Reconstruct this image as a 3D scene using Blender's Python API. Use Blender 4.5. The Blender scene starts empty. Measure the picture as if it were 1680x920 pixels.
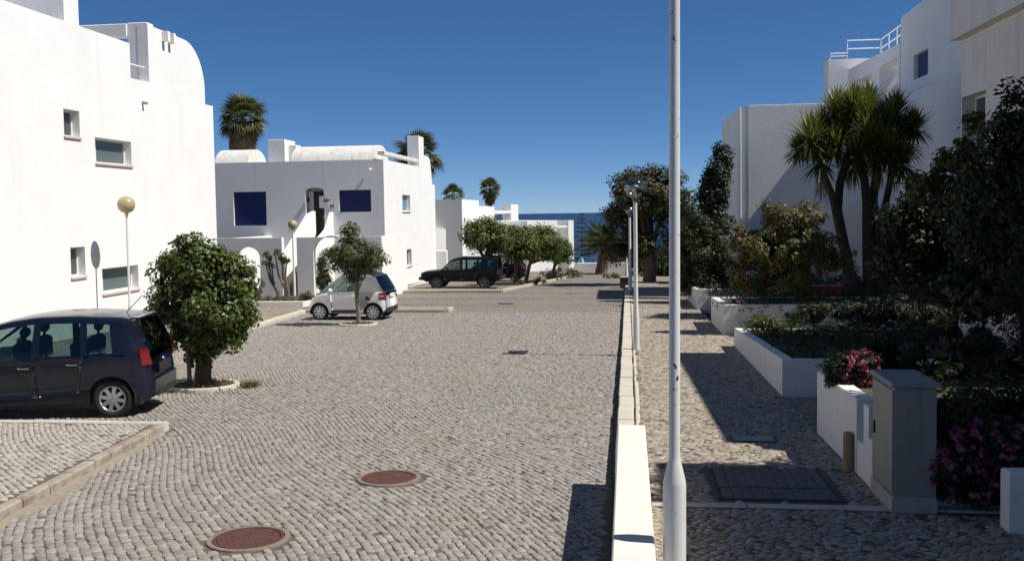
import bpy, math, random
import numpy as np
from mathutils import Vector, Matrix
from mathutils.geometry import tessellate_polygon

random.seed(7)
RNG = np.random.default_rng(7)
SC = bpy.context.scene
COL = SC.collection

# ------------------------------------------------------------------ camera
FPX, PCX, PCY, EYE, SLOPE, ROLL = 1550.0, 840.0, 428.0, 2.72, 0.027, 0.015
PITCH = math.atan((PCY - 347.2) / FPX)
YAW = math.atan((1031.0 - PCX) / FPX)
fw = Vector((-math.sin(YAW) * math.cos(PITCH), math.cos(YAW) * math.cos(PITCH), -math.sin(PITCH)))
r0 = Vector((math.cos(YAW), math.sin(YAW), 0)); u0 = r0.cross(fw)
rt = math.cos(ROLL) * r0 - math.sin(ROLL) * u0
up = math.cos(ROLL) * u0 + math.sin(ROLL) * r0
EYEP = Vector((0, 0, EYE))
cam_data = bpy.data.cameras.new('camera')
cam = bpy.data.objects.new('camera', cam_data); COL.objects.link(cam)
m3 = Matrix((rt, up, -fw)).transposed()
cam.matrix_world = Matrix.Translation(EYEP) @ m3.to_4x4()
cam_data.sensor_width = 36.0
cam_data.lens = FPX / 1680.0 * 36.0
cam_data.shift_y = -(460.0 - PCY) / 1680.0
cam_data.clip_start = 0.1; cam_data.clip_end = 60000.0
SC.camera = cam

# ------------------------------------------------------------------ light
SUN_EL, SUN_BACK = math.radians(53.0), math.radians(7.0)
sun_vec = Vector((math.cos(SUN_EL) * math.cos(SUN_BACK), -math.cos(SUN_EL) * math.sin(SUN_BACK), math.sin(SUN_EL)))
world = bpy.data.worlds.new('World'); SC.world = world; world.use_nodes = True
wn = world.node_tree; bg = wn.nodes['Background']
sky = wn.nodes.new('ShaderNodeTexSky'); sky.sky_type = 'NISHITA'; sky.sun_disc = False
sky.sun_elevation = SUN_EL
sky.sun_rotation = math.radians(97.0)
sky.altitude = 2000; sky.air_density = 0.5; sky.dust_density = 0.0; sky.ozone_density = 10.0
hsv = wn.nodes.new('ShaderNodeHueSaturation'); hsv.inputs['Hue'].default_value = 0.502; hsv.inputs['Saturation'].default_value = 1.12
gam = wn.nodes.new('ShaderNodeGamma'); gam.inputs[1].default_value = 0.74
wn.links.new(sky.outputs[0], hsv.inputs['Color']); wn.links.new(hsv.outputs[0], gam.inputs[0]); wn.links.new(gam.outputs[0], bg.inputs[0])
bg.inputs[1].default_value = 0.115
sun_data = bpy.data.lights.new('sun', 'SUN'); sun_data.energy = 4.7; sun_data.angle = math.radians(0.5)
sun_data.color = (1.0, 0.955, 0.88)
sun = bpy.data.objects.new('sun', sun_data); COL.objects.link(sun)
sun.rotation_euler = (-sun_vec).to_track_quat('-Z', 'Y').to_euler(); sun.location = (20, 0, 30)
SC.view_settings.view_transform = 'Standard'; SC.view_settings.look = 'None'
SC.view_settings.exposure = 0.35; SC.view_settings.gamma = 1.0; SC.view_settings.use_curve_mapping = False

# ------------------------------------------------------------------ helpers: places
def zg(y): return -SLOPE * y
def ray(x, y): return fw + rt * ((x - PCX) / FPX) - up * ((y - PCY) / FPX)
def G(x, y, dz=0.0):
    d = ray(x, y); return EYEP + d * (-(EYE - dz) / (d.z + SLOPE * d.y))
def PU(x, y, U): d = ray(x, y); return EYEP + d * (U / d.x)
def PV(x, y, V): d = ray(x, y); return EYEP + d * (V / d.y)
def proj(p):
    q = Vector(p) - EYEP; z = q.dot(fw)
    return PCX + FPX * q.dot(rt) / z, PCY - FPX * q.dot(up) / z

# ------------------------------------------------------------------ helpers: objects
ORG = {}
def tag(o, label=None, cat=None, group=None, kind=None):
    if label: o['label'] = label
    if cat: o['category'] = cat
    if group: o['group'] = group
    if kind: o['kind'] = kind
    return o
def empty(name, loc, label, cat, group=None):
    o = bpy.data.objects.new(name, None); COL.objects.link(o); o.location = loc
    o.empty_display_size = 0.2
    ORG[o.name] = Vector(loc)
    return tag(o, label, cat, group)
def mesh_obj(name, V, F, mat, parent=None, smooth=False, attr=None, kind=None):
    org = ORG.get(parent.name, Vector((0, 0, 0))) if parent else Vector((0, 0, 0))
    V = np.asarray(V, dtype=np.float64).reshape(-1, 3) - np.array(org)
    me = bpy.data.meshes.new(name)
    if isinstance(F, np.ndarray):
        n, k = F.shape
        me.vertices.add(len(V)); me.vertices.foreach_set('co', V.astype(np.float32).ravel())
        me.loops.add(n * k); me.loops.foreach_set('vertex_index', F.astype(np.int32).ravel())
        me.polygons.add(n); me.polygons.foreach_set('loop_start', np.arange(0, n * k, k, dtype=np.int32))
        me.update(calc_edges=True); me.validate()
    else:
        me.from_pydata([tuple(v) for v in V], [], F); me.update()
    if smooth is True: me.polygons.foreach_set('use_smooth', [True] * len(me.polygons))
    elif isinstance(smooth, (list, tuple)) and len(smooth) == len(me.polygons): me.polygons.foreach_set('use_smooth', list(smooth))
    if attr is not None:
        a = me.attributes.new('tone', 'FLOAT', 'POINT'); a.data.foreach_set('value', np.asarray(attr, dtype=np.float32))
    me.materials.append(mat)
    o = bpy.data.objects.new(name, me); COL.objects.link(o)
    if parent: o.parent = parent; ORG[o.name] = org
    if kind: o['kind'] = kind
    return o
def copy_tree(o, parent=None):
    c = o.copy(); COL.objects.link(c)
    if parent: c.parent = parent
    for ch in [x for x in o.children]: copy_tree(ch, c)
    return c

class MB:
    def __init__(s): s.v = []; s.f = []; s.sm = []
    def add(s, vs, fs, smooth=False):
        b = len(s.v); s.v += [tuple(v) for v in vs]
        for f in fs: s.f.append(tuple(i + b for i in f)); s.sm.append(smooth)
        return s
    def box(s, x0, x1, y0, y1, z0, z1, taper=0.0):
        t = taper
        v = [(x0, y0, z0), (x1, y0, z0), (x1, y1, z0), (x0, y1, z0), (x0 + t, y0 + t, z1), (x1 - t, y0 + t, z1), (x1 - t, y1 - t, z1), (x0 + t, y1 - t, z1)]
        return s.add(v, [(3, 2, 1, 0), (4, 5, 6, 7), (0, 1, 5, 4), (1, 2, 6, 5), (2, 3, 7, 6), (3, 0, 4, 7)])
    def bbox(s, x0, x1, y0, y1, z0, z1, b=0.015):
        v = []
        for (z, i) in ((z0, 0), (z1 - b, 0), (z1, b)):
            v += [(x0 + i, y0 + i, z), (x1 - i, y0 + i, z), (x1 - i, y1 - i, z), (x0 + i, y1 - i, z)]
        f = [(3, 2, 1, 0), (8, 9, 10, 11)]
        for k in (0, 4):
            for i in range(4): j = (i + 1) % 4; f.append((k + i, k + j, k + 4 + j, k + 4 + i))
        return s.add(v, f)
    def slopebox(s, x0, x1, y0, y1, h0, h1, b=0.012):
        # a box that follows the falling ground along y
        v = []
        for (h, i) in ((h0, 0), (h1 - b, 0), (h1, b)):
            v += [(x0 + i, y0 + i, zg(y0) + h), (x1 - i, y0 + i, zg(y0) + h), (x1 - i, y1 - i, zg(y1) + h), (x0 + i, y1 - i, zg(y1) + h)]
        f = [(3, 2, 1, 0), (8, 9, 10, 11)]
        for k in (0, 4):
            for i in range(4): j = (i + 1) % 4; f.append((k + i, k + j, k + 4 + j, k + 4 + i))
        return s.add(v, f)
    def tube(s, pts, rad, n=8, cap=True):
        pts = [Vector(p) for p in pts]
        if not isinstance(rad, (list, tuple)): rad = [rad] * len(pts)
        vs, fs = [], []
        for i, p in enumerate(pts):
            d = (pts[min(i + 1, len(pts) - 1)] - pts[max(i - 1, 0)]).normalized()
            a = Vector((0, 0, 1)) if abs(d.z) < 0.9 else Vector((1, 0, 0))
            e1 = d.cross(a).normalized(); e2 = d.cross(e1)
            for k in range(n):
                t = 2 * math.pi * k / n
                vs.append(p + (e1 * math.cos(t) + e2 * math.sin(t)) * rad[i])
        for i in range(len(pts) - 1):
            for k in range(n):
                k2 = (k + 1) % n; fs.append((i * n + k, i * n + k2, (i + 1) * n + k2, (i + 1) * n + k))
        s.add(vs, fs, True)
        if cap:
            s.add(vs[:n], [tuple(range(n - 1, -1, -1))]); s.add(vs[-n:], [tuple(range(n))])
        return s
    def lathe(s, prof, c, n=24, smooth=True, mat3=None):
        vs, fs = [], []
        for (r, z) in prof:
            for k in range(n):
                t = 2 * math.pi * k / n; q = Vector((r * math.cos(t), r * math.sin(t), z))
                if mat3 is not None: q = mat3 @ q
                vs.append(q + Vector(c))
        for i in range(len(prof) - 1):
            for k in range(n):
                k2 = (k + 1) % n; fs.append((i * n + k, i * n + k2, (i + 1) * n + k2, (i + 1) * n + k))
        return s.add(vs, fs, smooth)
    def panel(s, outline, holes, fmap, t):
        polys = [outline] + list(holes)
        flat = [p for q in polys for p in q]
        tris = tessellate_polygon([[Vector((a, b, 0)) for a, b in q] for q in polys])
        n = len(flat)
        vs = [fmap(a, b, 0) for a, b in flat] + [fmap(a, b, t) for a, b in flat]
        fs = [tuple(x) for x in tris] + [tuple(i + n for i in reversed(x)) for x in tris]
        k = 0
        for q in polys:
            m = len(q)
            for i in range(m): j = (i + 1) % m; fs.append((k + i, k + j, n + k + j, n + k + i))
            k += m
        return s.add(vs, fs)
    def build(s, name, mat, parent=None, kind=None): return mesh_obj(name, s.v, s.f, mat, parent, s.sm, None, kind)

def rect(a0, a1, b0, b1): return [(a0, b0), (a1, b0), (a1, b1), (a0, b1)]
def faceX(U): return lambda a, b, t: (U - t, a, b)      # looks to +X, a = y
def faceXn(U): return lambda a, b, t: (U + t, a, b)     # looks to -X
def faceY(V): return lambda a, b, t: (a, V + t, b)      # looks to -Y

# ------------------------------------------------------------------ helpers: materials
def M(name, col, rough=0.8, var=None, bump=None, metal=0.0, streak=None, tone=None, spec=0.5, coat=0.0, dirt=None):
    m = bpy.data.materials.new(name); m.use_nodes = True
    nt = m.node_tree; N, Lk = nt.nodes, nt.links; b = N['Principled BSDF']
    b.inputs['Roughness'].default_value = rough; b.inputs['Metallic'].default_value = metal
    b.inputs['Specular IOR Level'].default_value = spec; b.inputs['Coat Weight'].default_value = coat
    b.inputs['Base Color'].default_value = (*col, 1)
    geo = N.new('ShaderNodeNewGeometry')
    cur = None
    def rgb(c):
        n = N.new('ShaderNodeRGB'); n.outputs[0].default_value = (*c, 1); return n.outputs[0]
    def mix(a, bb, f, mode='MIX'):
        n = N.new('ShaderNodeMix'); n.data_type = 'RGBA'; n.blend_type = mode
        Lk.new(a, n.inputs[6]); Lk.new(bb, n.inputs[7])
        if isinstance(f, float): n.inputs[0].default_value = f
        else: Lk.new(f, n.inputs[0])
        return n.outputs[2]
    def noise(scale, vec=None, detail=4.0, ro=0.6):
        n = N.new('ShaderNodeTexNoise'); n.inputs['Scale'].default_value = scale
        n.inputs['Detail'].default_value = detail; n.inputs['Roughness'].default_value = ro
        Lk.new(vec or geo.outputs['Position'], n.inputs['Vector']); return n.outputs[0]
    def remap(v, a, b2, c=0.0, d=1.0):
        n = N.new('ShaderNodeMapRange'); n.clamp = True
        for i, x in enumerate((a, b2, c, d)): n.inputs[i + 1].default_value = x
        Lk.new(v, n.inputs[0]); return n.outputs[0]
    if tone:
        at = N.new('ShaderNodeAttribute'); at.attribute_name = 'tone'
        rp = N.new('ShaderNodeValToRGB'); els = rp.color_ramp.elements
        for i, (p, c) in enumerate(tone):
            e = els[i] if i < 2 else els.new(p)
            e.position = p; e.color = (*c, 1)
        Lk.new(at.outputs['Fac'], rp.inputs[0]); cur = rp.outputs[0]
    else: cur = rgb(col)
    if var:
        dark = rgb(tuple(c * (1 - var[1]) for c in (1, 1, 1))); lite = rgb((1, 1, 1))
        cur = mix(cur, mix(dark, lite, remap(noise(var[0]), 0.3, 0.7)), 1.0, 'MULTIPLY')
    if streak:   # vertical rain stains: (scale, colour, low, high)
        mp = N.new('ShaderNodeMapping'); mp.inputs['Scale'].default_value = (streak[0], streak[0], streak[0] * 0.05)
        Lk.new(geo.outputs['Position'], mp.inputs[0])
        cur = mix(cur, rgb(streak[1]), remap(noise(1.0, mp.outputs[0], 5.0, 0.65), streak[2], streak[3]))
    if dirt:     # patches: (scale, colour, low, high)
        cur = mix(cur, rgb(dirt[1]), remap(noise(dirt[0], None, 6.0, 0.65), dirt[2], dirt[3]))
    Lk.new(cur, b.inputs['Base Color'])
    if bump:
        bp = N.new('ShaderNodeBump'); bp.inputs['Strength'].default_value = bump[1]; bp.inputs['Distance'].default_value = bump[2] if len(bump) > 2 else 0.01
        Lk.new(noise(bump[0]), bp.inputs['Height']); Lk.new(bp.outputs[0], b.inputs['Normal'])
    m['_'] = 1
    return m
def glassy(name, col, rough=0.05, fac=0.5):
    m = bpy.data.materials.new(name); m.use_nodes = True
    nt = m.node_tree; N, Lk = nt.nodes, nt.links; N.remove(N['Principled BSDF']); out = N['Material Output']
    t = N.new('ShaderNodeBsdfTransparent'); t.inputs[0].default_value = (*col, 1)
    g = N.new('ShaderNodeBsdfGlossy'); g.inputs['Roughness'].default_value = rough
    ge = N.new('ShaderNodeNewGeometry'); dt = N.new('ShaderNodeVectorMath'); dt.operation = 'DOT_PRODUCT'
    Lk.new(ge.outputs['Incoming'], dt.inputs[0]); Lk.new(ge.outputs['Normal'], dt.inputs[1])
    ab = N.new('ShaderNodeMath'); ab.operation = 'ABSOLUTE'; Lk.new(dt.outputs['Value'], ab.inputs[0])
    inv = N.new('ShaderNodeMath'); inv.operation = 'SUBTRACT'; inv.inputs[0].default_value = 1.0; Lk.new(ab.outputs[0], inv.inputs[1])
    pw = N.new('ShaderNodeMath'); pw.operation = 'POWER'; pw.inputs[1].default_value = 5.0; Lk.new(inv.outputs[0], pw.inputs[0])
    fr = N.new('ShaderNodeMath'); fr.operation = 'MULTIPLY_ADD'; fr.inputs[1].default_value = 0.9; fr.inputs[2].default_value = 0.05; Lk.new(pw.outputs[0], fr.inputs[0])
    ad = N.new('ShaderNodeMath'); ad.operation = 'ADD'; ad.inputs[1].default_value = fac; ad.use_clamp = True
    mx = N.new('ShaderNodeMixShader'); Lk.new(fr.outputs[0], ad.inputs[0]); Lk.new(ad.outputs[0], mx.inputs[0])
    Lk.new(t.outputs[0], mx.inputs[1]); Lk.new(g.outputs[0], mx.inputs[2]); Lk.new(mx.outputs[0], out.inputs[0])
    return m
def leafy(name, tones, trans=0.3, rough=0.5):
    m = M(name, (0.05, 0.08, 0.02), rough, tone=tones, spec=0.35)
    nt = m.node_tree; N, Lk = nt.nodes, nt.links; b = N['Principled BSDF']; out = N['Material Output']
    tr = N.new('ShaderNodeBsdfTranslucent'); src = b.inputs['Base Color'].links[0].from_socket
    Lk.new(src, tr.inputs[0]); mx = N.new('ShaderNodeMixShader'); mx.inputs[0].default_value = trans
    Lk.new(b.outputs[0], mx.inputs[1]); Lk.new(tr.outputs[0], mx.inputs[2]); Lk.new(mx.outputs[0], out.inputs[0])
    return m

plaster = M('white_plaster', (0.80, 0.79, 0.77), 0.9, var=(0.9, 0.06), bump=(9, 0.25, 0.02), streak=(2.2, (0.62, 0.60, 0.57), 0.62, 0.88), spec=0.2)
plaster_old = M('stained_plaster', (0.74, 0.72, 0.68), 0.92, var=(2, 0.12), bump=(14, 0.3, 0.02), streak=(5.0, (0.50, 0.45, 0.38), 0.45, 0.8), spec=0.2)
plaster_rough = M('rough_render', (0.72, 0.69, 0.65), 0.95, var=(1.5, 0.12), bump=(18, 0.5, 0.03), streak=(3.2, (0.56, 0.53, 0.50), 0.42, 0.75), spec=0.2)
plaster_wall = M('weathered_white_wall', (0.74, 0.72, 0.68), 0.9, var=(3, 0.10), bump=(20, 0.3, 0.01), dirt=(5, (0.45, 0.42, 0.37), 0.58, 0.8), spec=0.2)
cap_plaster = M('pale_cap_render', (0.72, 0.68, 0.61), 0.9, var=(4, 0.10), bump=(35, 0.25, 0.006), dirt=(14, (0.42, 0.38, 0.32), 0.66, 0.8), spec=0.2)
sill_stone = M('sill_stone', (0.55, 0.47, 0.38), 0.8, var=(6, 0.15))
frame_white = M('white_frame', (0.72, 0.70, 0.66), 0.5)
pane_dark = M('window_pane', (0.05, 0.07, 0.085), 0.06, spec=0.8)
blind_grey = M('roller_blind', (0.10, 0.13, 0.13), 0.35, spec=0.6)
shutter_blue = M('blue_shutter', (0.012, 0.022, 0.13), 0.5, var=(3, 0.15))
door_brown = M('brown_door', (0.035, 0.016, 0.010), 0.5, var=(3, 0.2))
terracotta = M('terracotta', (0.42, 0.17, 0.09), 0.85, var=(5, 0.2))
terra_dark = M('terracotta_pot', (0.50, 0.10, 0.035), 0.8, var=(4, 0.2))
steel_dark = M('dark_steel', (0.03, 0.03, 0.032), 0.5, metal=0.6)
alu = M('white_railing', (0.8, 0.8, 0.8), 0.4)
kerb_mat = M('limestone_kerb', (0.47, 0.40, 0.31), 0.9, var=(3, 0.2), bump=(30, 0.4, 0.01), dirt=(7, (0.22, 0.17, 0.12), 0.58, 0.75))
kerb_dirty = M('weathered_kerb', (0.37, 0.325, 0.265), 0.95, var=(3, 0.25), bump=(18, 0.7, 0.02), dirt=(3.5, (0.17, 0.12, 0.08), 0.48, 0.7))
kerb_pale = M('pale_kerb', (0.56, 0.51, 0.43), 0.9, var=(3, 0.18), bump=(30, 0.4, 0.01), dirt=(8, (0.26, 0.21, 0.15), 0.6, 0.75))
cob_grey = M('grey_cobble', (0.3, 0.3, 0.3), 0.8, tone=[(0.0, (0.215, 0.196, 0.171)), (0.5, (0.285, 0.261, 0.231)), (1.0, (0.36, 0.333, 0.298))], var=(16, 0.18), bump=(60, 0.35, 0.006), dirt=(0.45, (0.25, 0.205, 0.15), 0.55, 0.80), spec=0.3)
cob_pale = M('limestone_cobble', (0.4, 0.37, 0.3), 0.8, tone=[(0.0, (0.24, 0.20, 0.155)), (0.5, (0.34, 0.29, 0.23)), (1.0, (0.45, 0.40, 0.33))], var=(16, 0.18), bump=(60, 0.35, 0.006), spec=0.3)
cob_white = M('white_cobble', (0.4, 0.37, 0.3), 0.8, tone=[(0.0, (0.29, 0.262, 0.222)), (0.5, (0.375, 0.345, 0.295)), (1.0, (0.465, 0.43, 0.375))], var=(14, 0.16), bump=(60, 0.35, 0.006), spec=0.3)
soil = M('garden_soil', (0.085, 0.06, 0.038), 0.95, var=(3, 0.4), bump=(12, 0.7, 0.05), dirt=(1.5, (0.06, 0.075, 0.025), 0.45, 0.65))
joint = M('joint_sand', (0.13, 0.108, 0.08), 0.95, var=(9, 0.4), bump=(50, 0.5, 0.01), dirt=(0.9, (0.15, 0.11, 0.07), 0.6, 0.85))
collar_m = M('worn_collar', (0.25, 0.20, 0.155), 0.9, var=(9, .3), bump=(40, .5, .01), dirt=(9, (0.13, .095, .065), .5, .75))
rust = M('rusty_iron', (0.120, 0.048, 0.034), 0.75, var=(9, 0.35), bump=(45, 0.9, 0.012), metal=0.1, dirt=(16, (0.06, 0.026, 0.02), 0.5, 0.75))
concrete = M('concrete', (0.38, 0.36, 0.32), 0.9, var=(5, 0.2), bump=(30, 0.4, 0.01), dirt=(4, (0.2, 0.18, 0.15), 0.58, 0.8))
cabinet_m = M('grey_cabinet', (0.25, 0.24, 0.22), 0.6, var=(3, 0.14), bump=(40, 0.2, 0.004), streak=(9, (0.15, 0.14, 0.12), 0.55, 0.85))
wood_post = M('timber_post', (0.34, 0.24, 0.13), 0.8, var=(8, 0.3), streak=(30, (0.15, 0.09, 0.05), 0.55, 0.7))
bark = M('bark', (0.13, 0.098, 0.070), 0.95, var=(7, 0.45), bump=(22, 1.0, 0.03))
bark_dark = M('dark_bark', (0.055, 0.042, 0.032), 0.95, var=(7, 0.4), bump=(22, 1.0, 0.03))
bark_pale = M('pale_bark', (0.22, 0.18, 0.135), 0.95, var=(9, 0.4), bump=(25, 0.9, 0.02))
palm_bark = M('palm_bark', (0.20, 0.135, 0.085), 0.95, var=(5, 0.4), bump=(16, 1.0, 0.05))
post_white = M('painted_post', (0.66, 0.665, 0.65), 0.42, var=(4, 0.08), bump=(50, 0.1, 0.002), dirt=(17, (0.035, 0.035, 0.04), 0.64, 0.67), spec=0.5)
post_plain = M('white_post', (0.68, 0.68, 0.66), 0.45, var=(3, 0.1))
globe_yel = M('yellowed_globe', (0.44, 0.375, 0.20), 0.25, var=(9, 0.25), spec=0.6)
globe_clear = glassy('smoky_globe', (0.66, 0.66, 0.64), 0.06, 0.16)
lamp_inner = M('lamp_reflector', (0.6, 0.6, 0.58), 0.3, metal=0.4)
lamp_dark = M('lamp_collar', (0.10, 0.10, 0.10), 0.5)

def voro_ground(name, c0, c1, gap, scale):
    m = bpy.data.materials.new(name); m.use_nodes = True
    nt = m.node_tree; N, Lk = nt.nodes, nt.links; b = N['Principled BSDF']; b.inputs['Roughness'].default_value = 0.85
    b.inputs['Specular IOR Level'].default_value = 0.3
    geo = N.new('ShaderNodeNewGeometry')
    v1 = N.new('ShaderNodeTexVoronoi'); v1.feature = 'DISTANCE_TO_EDGE'; v1.inputs['Scale'].default_value = scale
    v2 = N.new('ShaderNodeTexVoronoi'); v2.inputs['Scale'].default_value = scale
    for v in (v1, v2): v.inputs['Randomness'].default_value = 0.7; Lk.new(geo.outputs['Position'], v.inputs['Vector'])
    sep = N.new('ShaderNodeSeparateColor'); Lk.new(v2.outputs['Color'], sep.inputs[0])
    r = N.new('ShaderNodeValToRGB'); r.color_ramp.elements[0].color = (*c0, 1); r.color_ramp.elements[1].color = (*c1, 1)
    Lk.new(sep.outputs[0], r.inputs[0])
    mr = N.new('ShaderNodeMapRange'); mr.inputs[1].default_value = 0.03; mr.inputs[2].default_value = 0.12; Lk.new(v1.outputs[0], mr.inputs[0])
    mx = N.new('ShaderNodeMix'); mx.data_type = 'RGBA'; mx.inputs[6].default_value = (*gap, 1)
    Lk.new(mr.outputs[0], mx.inputs[0]); Lk.new(r.outputs[0], mx.inputs[7])
    ns = N.new('ShaderNodeTexNoise'); ns.inputs['Scale'].default_value = 0.35; ns.inputs['Detail'].default_value = 5; Lk.new(geo.outputs['Position'], ns.inputs['Vector'])
    m2 = N.new('ShaderNodeMix'); m2.data_type = 'RGBA'; m2.inputs[7].default_value = (0.27, 0.215, 0.15, 1)
    mr2 = N.new('ShaderNodeMapRange'); mr2.inputs[1].default_value = 0.55; mr2.inputs[2].default_value = 0.85; mr2.inputs[4].default_value = 0.7
    Lk.new(ns.outputs[0], mr2.inputs[0]); Lk.new(mr2.outputs[0], m2.inputs[0]); Lk.new(mx.outputs[2], m2.inputs[6])
    Lk.new(m2.outputs[2], b.inputs['Base Color'])
    bp = N.new('ShaderNodeBump'); bp.inputs['Distance'].default_value = 0.02; bp.inputs['Strength'].default_value = 0.8
    Lk.new(mr.outputs[0], bp.inputs['Height']); Lk.new(bp.outputs[0], b.inputs['Normal'])
    return m
far_grey = voro_ground('far_grey_cobble', (0.20, 0.180, 0.155), (0.31, 0.284, 0.25), (0.10, 0.08, 0.06), 9.0)
far_pale = voro_ground('far_pale_cobble', (0.24, 0.20, 0.155), (0.42, 0.37, 0.30), (0.14, 0.11, 0.08), 9.5)
# ------------------------------------------------------------------ terrain and sea
xs = np.array([-400, -160, -90, -50, -30, -16, 0, 10, 20, 40, 90, 160, 400.])
ys = np.array([-60, -20, 0, 20, 40, 60, 76, 84, 95, 120, 160, 220, 300.])
def zt(y):
    if y <= 84: return zg(y) - 0.03
    return zg(84) - 0.03 - 0.085 * (y - 84)
V = [(x, y, zt(y)) for y in ys for x in xs]; nx = len(xs)
Fq = [(j * nx + i, j * nx + i + 1, (j + 1) * nx + i + 1, (j + 1) * nx + i) for j in range(len(ys) - 1) for i in range(nx - 1)]
tag(mesh_obj('ground', V, Fq, M('dry_earth', (0.20, 0.155, 0.10), 0.95, var=(0.6, 0.4), bump=(6, 0.6, 0.05), dirt=(0.25, (0.07, 0.085, 0.03), 0.48, 0.62))), kind='structure')
sea_m = M('sea_water', (0.020, 0.055, 0.130), 0.6, var=(0.02, 0.25), bump=(0.5, 0.3, 0.3), spec=0.08)
a = np.linspace(0, 2 * np.pi, 97)[:-1]; V = []
for R in (150, 500, 2000, 9000, 45000):
    V += [(R * math.sin(t), 60 + R * math.cos(t), -14.0 - R * R / 1.28e7) for t in a]
Fq = [(k * 96 + i, k * 96 + (i + 1) % 96, (k + 1) * 96 + (i + 1) % 96, (k + 1) * 96 + i) for k in range(4) for i in range(96)]
tag(mesh_obj('sea', V, Fq, sea_m, smooth=True), kind='structure')

def sheet(name, x0, x1, y0, y1, h, mat, parent=None, kind=None, poly=None):
    ps = poly or [(x0, y0), (x1, y0), (x1, y1), (x0, y1)]
    o = mesh_obj(name, [(x, y, zg(y) + h) for x, y in ps], [tuple(range(len(ps)))], mat, parent)
    if kind: o['kind'] = kind
    return o
STONE_END = 34.0
road = sheet('road', 0, 0, 0, 0, -0.012, joint, kind='structure', poly=[(-13.2, -8), (-0.19, -8), (-0.19, STONE_END), (-13.2, STONE_END)])
far_road = sheet('far_road', 0, 0, 0, 0, -0.008, far_grey, kind='structure', poly=[(-13.2, STONE_END), (-0.19, STONE_END), (-0.19, 60), (0.6, 82), (-6, 82), (-13.2, 58)])
path = sheet('pavement', 0.075, 2.45, -8, STONE_END, 0.128, joint, kind='structure')
far_path = sheet('far_pavement', 0.075, 3.4, STONE_END, 60, 0.132, far_pale, kind='structure')
gap_path = sheet('garden_path', 2.45, 9, 12.8, 15.3, 0.126, far_pale, kind='structure')
gap_path2 = sheet('garden_path', 2.45, 9, 22.3, 24.6, 0.126, far_pale, kind='structure')
near_path = sheet('entrance_pavement', 2.45, 9, -8, 9.05, 0.128, joint, kind='structure')

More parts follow.
